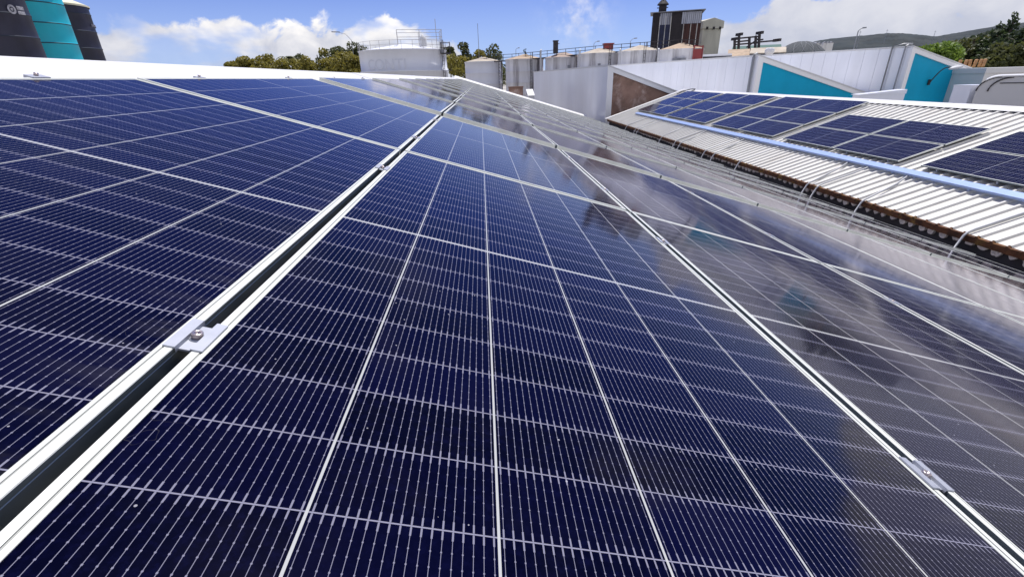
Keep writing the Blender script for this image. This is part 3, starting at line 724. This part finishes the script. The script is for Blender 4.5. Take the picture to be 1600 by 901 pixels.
m.obj('rail_cage', RAILG, root)
m = MB(); hp = sd_ * 2.9 + toC * 3.6; m.lathe([(0.5, 0), (0.5, 1.0), (0.0, 1.5)], hp + Vector((0, 0, H + 0.4)), 16); m.obj('roof_hatch', WCAP, root)
m = MB()
la = math.atan2((toC * 0.55 + sd_ * 0.84).y, (toC * 0.55 + sd_ * 0.84).x)
for da in (-0.035, 0.035):
    p = Vector((math.cos(la + da) * (r + 0.35), math.sin(la + da) * (r + 0.35), 0)); m.beam(p, p + Vector((0, 0, H + 1.2)), 0.07)
for i in range(int(H / 0.5)):
    p = [Vector((math.cos(la + da) * (r + 0.35), math.sin(la + da) * (r + 0.35), 0.5 * i + 0.3)) for da in (-0.035, 0.035)]; m.beam(p[0], p[1], 0.045)
m.obj('ladder', DARKST, root)
m = MB(); lb = la + 0.05; p = Vector((math.cos(lb) * (r + 0.6), math.sin(lb) * (r + 0.6), H - 0.6)); m.box(p - Vector((0.7, 0.7, 0)), p + Vector((0.7, 0.7, 0.12)))
for dx_, dy_ in ((-.65, -.65), (.65, -.65), (.65, .65), (-.65, .65)): m.beam(p + Vector((dx_, dy_, 0.12)), p + Vector((dx_, dy_, 1.5)), 0.06)
for hh in (0.8, 1.4):
    for e1, e2 in (((-.65, -.65), (.65, -.65)), ((.65, -.65), (.65, .65)), ((.65, .65), (-.65, .65)), ((-.65, .65), (-.65, -.65))): m.beam(p + Vector((*e1, hh)), p + Vector((*e2, hh)), 0.05)
m.obj('landing', DARKST, root)
# faded lettering bent round the shell
cu = bpy.data.curves.new('lettering', 'FONT'); cu.body = 'CONTI'; cu.size = 1.9; cu.align_x = 'CENTER'
tmp = bpy.data.objects.new('lettering_src', cu); col.objects.link(tmp); bpy.context.view_layer.update()
me = bpy.data.meshes.new_from_object(tmp.evaluated_get(bpy.context.evaluated_depsgraph_get())); bpy.data.objects.remove(tmp)
hp = at(600, 86, DB - r * 0.9); ta = math.atan2(hp.y - c.y, hp.x - c.x); tz = H - 2.5
for v in me.vertices:
    u, w = v.co.x, v.co.y; aa = ta + u / r; v.co = Vector(((r + 0.02) * math.cos(aa), (r + 0.02) * math.sin(aa), tz + w))
me.materials.clear(); me.materials.append(LETTER)
lo = bpy.data.objects.new('lettering', me); col.objects.link(lo); lo.parent = root

TK = [(728, 782, 96, 92, TROOF2, 'smooth pale grey storage tank with tan cone roof, leftmost of the row'),
      (791, 846, 92, 88, TROOF, 'stained grey tank with reddish cone roof, second from the left of the row'),
      (853, 905, 89, 84, TROOF3, 'stained grey tank with pinkish roof, third in the row'),
      (903, 968, 83, 80, TROOF2, 'stained grey tank with pale tan roof, fourth in the row'),
      (966, 1031, 79, 76, TROOF2, 'stained grey tank with pale roof below the dark tower'),
      (1029, 1095, 76, 73, TROOF, 'grey tank with orange-tan cone roof and red ladder frame at the row end')]
tanks = []
for i, (xl, xr, yr, D, rm, lab) in enumerate(TK):
    xm = (xl + xr) / 2; zt = at(xm, yr, D - 3).z
    tanks.append(tank(xl - 1, xr + 3, yr + 15, D, zt, TANKW if i == 0 else TANKG, rm, lab, 0.75, False))
for i, off, nm2 in ((1, 0.35, 'ladder'), (2, 0.75, 'ladder'), (3, 0.45, 'ladder'), (4, 0.2, 'ladder'), (0, 0.82, 'ladder')):
    root, c, H, r, a = tanks[i]; tc_ = Vector((CAM.x - c.x, CAM.y - c.y, 0)).normalized(); sdv = Vector((tc_.y, -tc_.x, 0)); sdv = sdv if sdv.dot(RIGHT) > 0 else -sdv
    m = MB()
    for e_ in (-0.04, 0.04):
        o_ = off + e_; p = sdv * (r * o_) + tc_ * (r * math.sqrt(1 - o_ * o_) + 0.3); m.beam(p, p + Vector((0, 0, H + 0.9)), 0.06)
    for k in range(int(H / 0.45)):
        pp = [sdv * (r * (off + e_)) + tc_ * (r * math.sqrt(1 - (off + e_) ** 2) + 0.3) + Vector((0, 0, 0.45 * k + 0.2)) for e_ in (-0.04, 0.04)]; m.beam(pp[0], pp[1], 0.04)
    m.obj(nm2, DARKST, root)
    if i in (0, 1): continue
    m = MB(); p = sdv * (r * (off - 0.45)) + tc_ * (r * math.sqrt(1 - (off - 0.45) ** 2)); m.box(p + Vector((-.2, -.12, H - 1.2 - 0.2 * i)), p + Vector((.2, .12, H - 0.8 - 0.2 * i))); m.obj('hatch', GREYST, root)
root, c, H, r, a = tanks[-1]
toC = Vector((CAM.x - c.x, CAM.y - c.y, 0)).normalized(); sd_ = Vector((toC.y, -toC.x, 0)); sd_ = sd_ if sd_.dot(RIGHT) > 0 else -sd_
m = MB()
for s in (0.55, 0.93): p = sd_ * (r * s) + toC * (r * math.sqrt(max(0.05, 1 - s * s)) + 0.35); m.beam(p, p + Vector((0, 0, H + 0.3)), 0.14)
p = sd_ * (r * 0.55) + toC * (r * .835 + .35); q = sd_ * (r * 0.93) + toC * (r * 0.37 + 0.35)
for hh in (H + 0.2, H - 1.3): m.beam(p + Vector((0, 0, hh)), q + Vector((0, 0, hh)), 0.12)
m.box(p * 0.55 + q * 0.45 + Vector((-.5, -.1, H - 1.25)), p * 0.55 + q * 0.45 + Vector((.5, .1, H - 0.1)))
m.obj('ladder_frame', REDST, root)
m = MB()
for s in (-0.2, 0.1): p = sd_ * (r * s) + toC * (r * math.sqrt(1 - s * s) + 0.06); m.box(p + Vector((-.35, -.35, H - 1.9)), p + Vector((.35, .1, H - 1.1)))
m.obj('hatch_cover', GREYST, root)
# pale pipes running down between the tanks
for i, (px, D, m_) in enumerate(((845, 82, PLATE), (906, 77, PLATE), (969, 73, PLATE), (1029, 70, PLATE))):
    q = at(px, 84, D); m = MB(); m.tube([(0, 0, 0), (0, 0, q.z + 0.4 - GZ)], 0.12, 10); m.tube([(0, 0, q.z + 0.4 - GZ), (0.1, 0.4, q.z + 0.55 - GZ)], 0.12, 10)
    tag(m.obj('tank_pipe', m_, None, (q.x, q.y, GZ)), 'pale vertical pipe between the grey tanks, %s from the left' % ORD[i], 'pipe', 'pipes between the tanks')
# walkway with railings along the tank tops
cw = thing('tank_walkway', 'dark steel walkway with railings running along the tank tops', 'walkway', at(850, 92, 84))
dk = MB(); rl = MB(); pts = [at(735, 92, 92), at(800, 89, 88), at(855, 84, 84), at(930, 77, 80), at(1000, 72, 76), at(1060, 68, 73), at(1090, 68, 71)]
for p, q in zip(pts[:-1], pts[1:]):
    dk.beam(p - Vector((0, 0, 0.6)), q - Vector((0, 0, 0.6)), 0.9, 0.16)
    for hh in (-0.05, 0.4): rl.beam(p + Vector((0, 0, hh)), q + Vector((0, 0, hh)), 0.07)
    for f in (0, 0.2, 0.4, 0.6, 0.8): s = p.lerp(q, f); rl.beam(s - Vector((0, 0, 0.6)), s + Vector((0, 0, 0.45)), 0.07)
    for f in (0.25, 0.75): s = p.lerp(q, f); dk.beam(Vector((s.x, s.y, GZ)), s - Vector((0, 0, 0.65)), 0.18)
shift(dk, 'deck', DARKST, cw); shift(rl, 'railing', DARKST, cw)
# dark chimney stub and red cabin on the tanks
for px, py, D, w, h, m_, nm, lab, cat in ((868, 84, 83, 0.7, 1.7, DARKST, 'vent_stack', 'short black vent stack on the tank walkway', 'vent'), (950, 78, 84, 1.3, 0.75, REDST, 'roof_cabin', 'small dark red cabin on top of the tank row', 'cabin')):
    q = at(px, py, D); m = MB(); m.box((-w/2, -w/2, 0), (w/2, w/2, h)); m.box((-w*.6, -w*.6, h + .003), (w*.6, w*.6, h + 0.15)); tag(m.obj(nm, m_, None, q), lab, cat)
# rubble wall and bright sheet between the roofs and the tanks
q = at(806, 137, 60); m = MB(); m.box((-0.85, 0, GZ - q.z), (0.85, 0.4, 0)); m.box((-0.9, -0.05, 0.003), (0.9, 0.45, 0.12)); tag(m.obj('brick_wall', BROWN, None, q), 'short dark brown wall at the foot of the grey tanks', 'wall')
q = at(830, 139, 50); m = MB(); m.box((-0.30, 0, GZ - q.z), (0.32, 2, -0.65)); m.prism([(-0.34, -0.05, -0.645), (0.36, -0.05, -0.645), (0.36, -0.05, -0.61), (-0.34, -0.05, -0.61)], (0, 2.1, 0.55)); tag(m.obj('white_shed', WCAP, None, q), 'small bright white sheet roof at the end of the clad wall', 'shed')

# ------------------------------------------------------------------ dark tower, concrete silo, conveyors
DT = 150; c = at(1056, 45, DT); tw = thing('grain_tower', 'tall dark tower building with pale ribs and a roof cupola', 'tower', (c.x, c.y, GZ))
ang = math.atan2(c.x - CAM.x, c.y - CAM.y); HT = at(1060, 19, DT).z - GZ; Wt = 12.6; rot = -ang + R(2)
def tob(mb, name, m): o = mb.obj(name, m, tw); o.rotation_euler = (0, 0, rot); return o
m = MB(); m.box((-Wt/2, 0, 0), (Wt/2, 7, HT)); tob(m, 'wall', TWB)
def wall_panel(x0, x1, z0, z1, m_, y=-0.06):
    m = MB(); x = x0
    while x < x1 - 0.05: m.box((x, y - 0.05, z0), (min(x + 0.42, x1), 0 - 0.003, z1)); x += 0.5
    tob(m, 'wall_panel', m_)
h0 = HT - 2.9
wall_panel(-6.2, -4.4, 0, HT - .1, TWB); wall_panel(-4.3, -2.9, 0, h0, TWN); wall_panel(-4.3, -1.4, h0 + .05, HT - .1, TWP); wall_panel(-2.8, -1.5, 0, h0, TWN)
wall_panel(1.3, 2.6, h0 + .05, HT - .1, TWP); wall_panel(2.7, 6.2, h0 + .05, HT - .1, TWP); wall_panel(2.0, 3.7, 0, h0, TWR); wall_panel(3.8, 5.3, 0, h0, TWR); wall_panel(5.4, 6.2, 0, h0, TWR)
m = MB()
for x in (-4.35, -2.85, -1.45, 1.9, 3.75, 5.35): m.box((x - 0.09, -0.32, 0), (x + 0.09, -0.12, h0 + (0 if x > 0 else 2)))
tob(m, 'rib', mat('pale_rib', (0.45, 0.44, 0.42), 0.7, 0, 0.3, 0.5))
m = MB(); m.prism([(-Wt/2 - 0.7, -0.8, HT + .02), (Wt/2 + 0.7, -0.8, HT + 0.12), (Wt/2 + 0.7, -0.8, HT + 0.30), (-Wt/2 - 0.7, -0.8, HT + 0.2)], (0, 8.4, 0)); tob(m, 'roof', GREYST)
m = MB(); m.box((-4.9, 1, HT + 0.3), (-2.9, 3, HT + 2.0)); m.lathe([(1.5, HT + 2.0), (1.5, HT + 2.2), (0.6, HT + 3.2), (0, HT + 3.3)], (-3.9, 2, 0), 10, smooth=False); m.beam((-3.9, 2, HT + 3.2), (-3.9, 2, HT + 4.6), 0.25); m.beam((-5.4, 2, HT + 1.4), (-2.5, 2, HT + 1.4), 0.2); tob(m, 'cupola', TWB)
m = MB()
for x, z in ((-0.3, HT - 9.2), (0.95, HT - 8.6)): m.lathe([(0, -.12), (0.42, -.1), (0.45, 0), (0.3, 0.1), (0, 0.12)], (0, 0, 0), 14)
for k, (x, z) in enumerate(((-0.4, HT - 9.6), (1.1, HT - 8.9))):
    mm = MB(); mm.tube([(x, -0.12, z), (x, -0.5, z)], 0.48, 14); tob(mm, 'flood_light', WTRIM)

DC = 165; c = at(1103, 60, DC); cs = thing('concrete_silo', 'grey-green concrete silo block with wider head and small windows', 'silo', (c.x, c.y, GZ))
ang = math.atan2(c.x - CAM.x, c.y - CAM.y); rot = -ang + R(32); HB = at(1105, 45, DC - 3).z - GZ; HH = at(1112, 31, DC).z - GZ
def cob(mb, name, m): o = mb.obj(name, m, cs); o.rotation_euler = (0, 0, rot); return o
m = MB(); m.box((-3.0, -2.6, 0), (2.9, 2.9, HB)); cob(m, 'body', CONC)
m = MB(); m.box((-3.4, -3.0, HB + .003), (3.3, 3.3, HH - 1.0)); m.prism([(-3.4, -3.0, HH - 0.997), (3.3, -3.0, HH - 0.997), (3.3, -3.0, HH - 0.6), (0.0, -3.0, HH + 0.25), (-3.4, -3.0, HH - 0.6)], (0, 6.3, 0)); cob(m, 'head', CONC)
for k, (x, y, fx) in enumerate(((-1.9, 0, 0), (0.2, 0, 0), (2.2, 0, 0), (0, -1.4, 1), (0, 1.4, 1))):
    m = MB()
    if fx: m.box((-3.43, y - 0.22, HH - 3.0), (-3.37, y + 0.22, HH - 1.6))
    else: m.box((x - 0.36, -3.03, HH - 2.7), (x + 0.36, -2.97, HH - 2.0))
    cob(m, 'window', TWB)

DG = 140
cg = thing('conveyor_gantry', 'dark steel conveyor gantry with posts and beams above the sheds', 'conveyor', at(1175, 80, DG))
def beams(lst, name, m_, w, root, D):
    m = MB()
    for x0, y0, x1, y1 in lst:
        for dd in (0, 2.2): m.beam(at(x0, y0, D + dd), at(x1, y1, D + dd), w)
    for x0, y0, x1, y1 in lst: m.beam(at(x0, y0, D), at(x0, y0, D + 2.2), w * 0.8); m.beam(at(x1, y1, D), at(x1, y1, D + 2.2), w * 0.8)
    shift(m, name, m_, root)
beams([(1148, 62, 1147, 92), (1155, 55, 1153, 92), (1187, 52, 1184, 92), (1181, 57, 1179, 92), (1171, 59, 1170, 92)], 'post', DARKST, 0.45, cg, DG)
beams([(1152, 60.5, 1188, 57), (1149, 66, 1172, 63.5), (1180, 66.5, 1215, 63.5), (1150, 70, 1185, 67), (1167, 74, 1186, 60), (1186, 63, 1192, 62)], 'beam', DARKST, 0.34, cg, DG)
for x, y in ((1148, 61.5), (1155, 54.5), (1187, 52), (1214, 63.5)):
    p = at(x, y, DG + 1); m = MB(); m.box(p - Vector((.30, 1.3, .25)), p + Vector((.30, 1.3, .35))); shift(m, 'drive_head', DARKST, cg)
def shed(xl, xr, yt, yb, D, rm, wm, label, depth=8, rise=1.0):
    a, b = at(xl, yt, D), at(xr, yt, D); c = at((xl + xr) / 2, yb, D); root = thing('shed', label, 'shed', (c.x, c.y, GZ))
    dv = Vector((b.x - a.x, b.y - a.y, 0)); L = dv.length; dv.normalize(); bk = Vector((-dv.y, dv.x, 0)); bk = bk if bk.y > 0 else -bk
    h = (a.z + b.z) / 2 - GZ - rise; a0 = dv * (-L / 2); b0 = dv * (L / 2)
    m = MB(); m.prism([a0, b0, b0 + Vector((0, 0, h)), a0 + Vector((0, 0, h))], bk * depth); m.obj('wall', wm, root)
    m = MB(); e = bk * depth; ov = 0.3
    pr = [(-ov, h + 0.003), (depth / 2, h + rise), (depth + ov, h + 0.003), (depth + ov, h - 0.15), (-ov, h - 0.15)]
    m.prism([a0 + dv * -ov + bk * t + Vector((0, 0, z)) for t, z in pr], dv * (L + 2 * ov)); m.obj('roof', rm, root)
    return root
shed(1138, 1168, 76, 90, 128, TROOF, TANKW, 'shed with orange-tan roof under the conveyor gantry', 9, 1.6)
shed(1172, 1224, 73, 90, 124, TROOF2, GREYST, 'longer grey shed with pale tan roof right of the orange-roofed one', 10, 1.2)
shed(1143, 1216, 70, 88, 150, GREENST, GREENST, 'dark green sheet-roofed shed behind the conveyor gantry', 9, 0.9)
shed(1085, 1140, 84, 95, 118, GREYST, DARKST, 'low dark shed at the foot of the concrete silo', 7, 0.5)
for i, px in enumerate((1201, 1206)):
    q = at(px, 75, 118); m = MB(); m.tube([(0, 0, 0), (0, 0, q.z - GZ - 1), (0, 0, q.z - GZ)], 0.34, 10); m.lathe([(0.34, 0), (0.6, -0.3), (0.6, -0.9), (0.34, -1.2)], (0, 0, q.z - GZ), 12)
    tag(m.obj('vent_pipe', WTRIM, None, (q.x, q.y, GZ)), '%s white vent pipe before the grey shed wall' % ('left of the paired', 'right of the paired')[i].capitalize().lower(), 'pipe', 'paired white pipes')
# dark netted dome
c = at(1250, 84, 260); zt = at(1245, 65, 260).z - GZ; dm = thing('netted_dome', 'dark domed stockpile cover with criss-cross ribs before the hill', 'dome', (c.x, c.y, GZ))
m = MB(); prof = [(14.5 * math.cos(t), 2 + (zt - 2) * math.sin(t)) for t in [i * math.pi / 2 / 12 for i in range(13)]]; m.lathe([(14.5, 0)] + prof, (0, 0, 0), 40); m.obj('cover', DOMEM, dm)
m = MB()
for k in range(14):
    for sgn in (-1, 1):
        pts = []
        for i in range(12):
            t = i * math.pi / 2 / 12; aa = k * math.pi / 7 + sgn * t * 0.7; rr = 14.6 * math.cos(t); pts.append((rr * math.cos(aa), rr * math.sin(aa), 2.05 + (zt - 2) * math.sin(t)))
        m.tube(pts, 0.07, 5)
m.obj('rib', GREYST, dm)
# little white houses on the far hillside
h0_ = None
for i in range(15):
    px = 1232 + i * 4.6 + random.uniform(-1, 1); q = at(px, 78.5 - i * 0.42 + random.uniform(-1.2, 1.0), 640 + random.uniform(-30, 30))
    if h0_ is None:
        h0_ = thing('hillside_house', 'tiny white house in the row on the far hillside', 'house', q, (0, 0, 0), 'white houses on the far hillside')
        m = MB(); m.box((-1.6, -2, -6), (1.6, 2, 3.2)); m.obj('wall', HOUSEW, h0_)
        m = MB(); m.prism([(-1.9, -2.3, 3.203), (1.9, -2.3, 3.203), (0, -2.3, 4.6)], (0, 4.6, 0)); m.obj('roof', GREYST, h0_)
    else: dup(h0_, q, (0, 0, random.uniform(-.4, .4)))

# ------------------------------------------------------------------ masts and lamps
q = at(749, 97, 105); zt = at(746, 37, 105).z; m = MB(); m.tube([(0, 0, GZ - q.z), (0, 0, zt - q.z)], 0.10, 6, 0, 0.05)
tag(m.obj('antenna_mast', LAMPM, None, q), 'thin tall antenna mast standing above the trees', 'mast')
def lamp_post(px, py, D, arm, label, r=0.055, grp='lamp posts behind the tanks'):
    q = at(px, py, D); root = thing('lamp_post', label, 'lamp post', (q.x, q.y, GZ), (0, 0, 0), grp); H = q.z - GZ
    m = MB(); m.tube([(0, 0, 0), (0, 0, H)], r * 1.3, 8, 0, r * 0.8); m.obj('pole', LAMPM, root)
    m = MB(); m.tube([(0, 0, H), (arm * 0.4, 0, H + abs(arm) * 0.45), (arm, 0, H + abs(arm) * 0.6)], r * 0.8, 6); m.obj('arm', LAMPM, root)
    m = MB(); m.beam((arm * 0.85, 0, H + abs(arm) * 0.60), (arm * 1.5, 0, H + abs(arm) * 0.63), 0.26, 0.14); m.obj('lamp_head', LAMPM, root)
lamp_post(806, 78, 105, 0.5, 'slim lamp post standing over the second tank')
lamp_post(867, 72, 105, 0.6, 'slim lamp post beside the black vent stack')
lamp_post(928, 69, 100, 0.7, 'slim lamp post left of the red cabin')
lamp_post(985, 65, 100, 0.8, 'slim lamp post left of the dark tower')
lamp_post(549, 63, 100, -2.2, 'slim lamp post with long arm beside the big tank', 0.06)
lamp_post(1341, 49, 75, 0.55, 'dark lamp post rising above the clad wall against the hill', 0.07, None)
for i, (px, py, D) in enumerate(((1345, 48, 900), (1387, 46, 1100), (1462, 48, 1200))):
    q = at(px, py, D); m = MB(); m.tube([(0, 0, -22), (0, 0, 0)], 0.5, 5, 0, 0.2); m.beam((-2, 0, -2), (2, 0, -2), 0.3)
    tag(m.obj('power_pole', LAMPM, None, q), 'thin distant power pole on the hill, %s from the left' % ORD[i], 'pole', 'poles on the hill')

# ------------------------------------------------------------------ trees
def crown_mesh(name, blobs, nleaf, size, m, seed, flat=0.0):
    rnd = random.Random(seed); vs = []; fs = []
    tot = sum(b[3] ** 2 for b in blobs)
    for (bx, by, bz, br, bh) in blobs:
        for i in range(int(nleaf * br * br / tot)):
            while True:
                p = Vector((rnd.uniform(-1, 1), rnd.uniform(-1, 1), rnd.uniform(-1, 1)))
                if 0.25 < p.length < 1: break
            p = p * (p.length ** -0.35); q = Vector((bx + p.x * br, by + p.y * br, bz + p.z * bh))
            n = Vector((rnd.gauss(0, 1), rnd.gauss(0, 1), rnd.gauss(0.5, 1))).normalized(); a = n.orthogonal().normalized(); b = n.cross(a)
            s = size * rnd.uniform(0.6, 1.4); o = len(vs); th = rnd.uniform(0, 6.28); ca, sa = math.cos(th), math.sin(th); a, b = a * ca + b * sa, b * ca - a * sa
            vs += [q - a * s, q + b * s * 0.55, q + a * s, q - b * s * 0.55]; fs.append((o, o+1, o+2, o+3))
    me = bpy.data.meshes.new(name); me.from_pydata(vs, [], fs); me.materials.append(m); return me
def blobs_round(rnd, w, h, z0, k=9):
    bl = []
    for i in range(k):
        t = rnd.random(); a = rnd.uniform(0, 6.28); rr = w * 0.5 * rnd.uniform(0.15, 0.72); z = z0 + h * (0.18 + 0.66 * t); br = w * rnd.uniform(0.17, 0.30) * (1.15 - 0.55 * t)
        bl.append((math.cos(a) * rr * (1.1 - 0.6 * t), math.sin(a) * rr * (1.1 - 0.6 * t), z, br, br * rnd.uniform(0.6, 0.95)))
    return bl
def tree(px, ytop, D, w, label, m, seed, crown_h=None, kind='round', nleaf=1500, size=0.30, zbase=GZ, group='trees beyond the roofs'):
    rnd = random.Random(seed); q = at(px, ytop, D); H = q.z - zbase; ch = crown_h or w * 0.95; ch = min(ch, H * 0.92)
    root = thing('tree', label, 'tree', (q.x, q.y, zbase), (0, 0, 0), group)
    t = MB(); tr = max(0.12, w * 0.035); bend = rnd.uniform(-.3, .3)
    t.tube([(0, 0, 0), (bend * .4, 0, H * 0.3), (bend, bend * .5, H - ch * 0.55), (bend * .5, 0, H - ch * 0.15)], tr * 1.3, 8, 0, tr * 0.3)
    for i in range(5):
        a = rnd.uniform(0, 6.28); z = H - ch * rnd.uniform(0.6, 0.9); L = w * rnd.uniform(0.14, 0.24); t.tube([(bend, 0, z), (bend + math.cos(a) * L * .5, math.sin(a) * L * .5, z + L * 0.45), (math.cos(a) * L, math.sin(a) * L, z + L * 0.7)], tr * 0.5, 5, 0, tr * 0.12)
    t.obj('trunk', BARK, root)
    z0 = H - ch
    if kind == 'round': bl = blobs_round(rnd, w, ch, z0, 11)
    elif kind == 'cone':
        bl = []
        for i in range(16):
            f = (i + 0.5) / 16; rr = w * 0.5 * (1 - f) ** 0.8; k = 3 if f < 0.7 else 1
            for j in range(k): a = rnd.uniform(0, 6.28); s = rr * rnd.uniform(0.25, 0.75) if k > 1 else 0; bl.append((math.cos(a) * s, math.sin(a) * s, z0 + ch * f, max(0.20 * w * (1.15 - f), 0.35), ch * 0.07))
    me = crown_mesh('crown', bl, nleaf, size, m, seed)
    # keep the top at its height
    zmax = max(v.co.z for v in me.vertices); 
    for v in me.vertices: v.co.z -= (zmax - H)
    o = bpy.data.objects.new('crown', me); col.objects.link(o); o.parent = root
    return root
LT = [(358, 94, 120, 4.5, LEAF_O, 'low olive bush-like tree at the left end of the tree line'), (384, 87, 118, 6.0, LEAF_O, 'small rounded olive tree, second in the tree line'),
      (415, 83, 116, 6.5, LEAF_O, 'rounded olive tree left of the palm'),
      (400, 90, 106, 5.5, LEAF_O, 'low yellow-green tree between the two small olive trees'), (432, 90, 106, 6.0, LEAF_O, 'low bushy tree at the foot of the palm'), (460, 90, 104, 6.5, LEAF_O, 'low leafy tree under the dark one right of the palm'),
          (478, 86, 100, 6.5, LEAF_O, 'low yellow-green tree in front of the tree line middle'), (530, 86, 98, 7.5, LEAF_O, 'wide low yellow-green tree before the tall dark ones'), (551, 82, 97, 6.0, LEAF_O, 'low yellowish tree touching the big tank'),
          (470, 82, 112, 6.0, LEAF_D, 'dark tree just right of the palm'), (492, 74, 112, 8.0, LEAF_O, 'olive-green tree in the middle of the tree line'),
      (518, 71, 110, 9.0, LEAF_D, 'tall dark tree with bushy head left of the big tank'), (540, 78, 104, 7.0, LEAF_O, 'yellowish leafy tree close to the left side of the big tank'),
      (556, 65, 110, 7.5, LEAF_D, 'tallest dark tree partly behind the big tank'), (505, 90, 100, 7.0, LEAF_O, 'low yellow-green tree before the dark ones'),
      (700, 72, 112, 5.0, LEAF_D, 'dark tree close behind the right side of the big tank'), (727, 64, 116, 6.2, LEAF_D, 'rounded dark tree crown standing clear beside the mast'),
      (712, 82, 104, 8.5, LEAF_O, 'wide olive tree between the big tank and the tank row'), (765, 67, 114, 8.5, LEAF_D, 'broad dark tree behind the first tank of the row'),
      (748, 76, 112, 6.0, LEAF_O, 'small olive tree at the foot of the mast')]
for i, (px, yt, D, w, m, lab) in enumerate(LT): tree(px, yt, D, w, lab, m, 100 + i, w * 1.15 if px != 505 else 6, 'round', 2600, 0.27)
tree(820, 76, 125, 2.6, 'tiny conifer top peeping over the second tank', LEAF_C, 140, 4, 'cone', 500, 0.2)
# palm
q = at(446, 85, 108); pr = thing('palm_tree', 'small palm with drooping fronds in the tree line', 'palm tree', (q.x, q.y, GZ)); H = q.z - GZ
m = MB(); m.tube([(0, 0, 0), (0.15, 0, H * .5), (0.1, 0, H - 0.7)], 0.3, 8, 0, 0.18); m.obj('trunk', BARK, pr)
m = MB(); rnd = random.Random(5)
for i in range(26):
    a = rnd.uniform(0, 6.28); e = rnd.uniform(-0.2, 1.2); L = rnd.uniform(1.6, 2.4); pp = Vector((0.1, 0, H - 0.8)); vs = []; k = 7; sd2 = Vector((-math.sin(a), math.cos(a), 0))
    for j in range(k + 1):
        f = j / k; w = 0.30 * math.sin(math.pi * min(1, f * 0.9 + 0.1)); c_ = pp + Vector((math.cos(a) * L * f * math.cos(e * (1 - f)), math.sin(a) * L * f * math.cos(e * (1 - f)), L * f * math.sin(e) * (1 - 0.4 * f) - 1.3 * f * f)); vs += [c_ - sd2 * w, c_ + Vector((0, 0, 0.1)), c_ + sd2 * w]
    m.add(vs, [(3*j+s, 3*j+s+1, 3*j+s+4, 3*j+s+3) for j in range(k) for s in (0, 1)])
m.obj('frond', LEAF_D, pr)
# raised earth bank with trees at the right
b0_ = MB(); vs = []; nx, ny = 26, 8
pa, pb = at(1430, 105, 78), at(1760, 98, 78)
for i in range(nx + 1):
    for j in range(ny + 1):
        f = i / nx; p = pa.lerp(pb, f); ax = Vector((p.x - CAM.x, p.y - CAM.y, 0)).normalized(); p = p + ax * (j * 4.5 - 6)
        edge = min(1, j / 2.0) * min(1, i / 4.0); vs.append((p.x, p.y, GZ - 0.3 + (CAM.z + 0.1 - GZ) * edge + random.uniform(-.35, .35) * edge))
b0_.add(vs, [(i*(ny+1)+j, (i+1)*(ny+1)+j, (i+1)*(ny+1)+j+1, i*(ny+1)+j+1) for i in range(nx) for j in range(ny)], 0, True)
struct(b0_.obj('terrain_bank', EARTH))
RTS = [(1466, 63, 74, 7.5, 5.0, LEAF_B, 'round', 'sunlit bright green tree over the teal gable'), (1440, 70, 82, 5.0, 4.0, LEAF_D, 'round', 'small dark tree at the left of the sunlit one'),
       (1500, 60, 84, 8.0, 6.0, LEAF_D, 'round', 'dark bushy tree right of the sunlit one'), (1528, 52, 86, 9.0, 8.0, LEAF_D, 'round', 'dense dark tree left of the conifers'),
       (1552, 44, 90, 8.0, 9.0, LEAF_C, 'round', 'very dark tree below the conifer tops'), (1566, 32, 84, 6.0, 9.0, LEAF_C, 'cone', 'dark conifer with narrow top left of the tallest one'),
       (1590, 17, 82, 8.0, 11.0, LEAF_C, 'cone', 'tallest dark conifer near the right edge'), (1612, 28, 78, 8.0, 10.0, LEAF_C, 'cone', 'dark conifer cut by the right edge'), (1598, 62, 70, 6.0, 5.0, LEAF_D, 'round', 'lower green tree at the right edge before the conifers')]
for i, (px, yt, D, w, ch, m, kd, lab) in enumerate(RTS): tree(px, yt, D, w, lab, m, 300 + i, ch, kd, 5200, 0.24, CAM.z - 0.5, 'trees on the right bank')
# tan drums and pale stones on the bank
dr = None
for i, px in enumerate((1499, 1508, 1515, 1523, 1531, 1537)):
    q = at(px, 101.5 - i * 0.3, 66)
    if dr is None:
        dr = thing('tan_drum', 'tan upright drum on the bank before the dark trees', 'drum', q, (0, 0, 0), 'tan drums on the bank')
        m = MB(); m.lathe([(0.0, 0), (0.12, 0), (0.14, 0.04), (0.13, 0.3), (0.15, 0.32), (0.13, 0.34), (0.14, 0.62), (0.12, 0.66), (0.0, 0.68)], (0, 0, -0.25), 18); m.obj('body', TAN, dr)
    else: dup(dr, q, (random.uniform(-.12, .12), random.uniform(-.12, .12), random.random()))
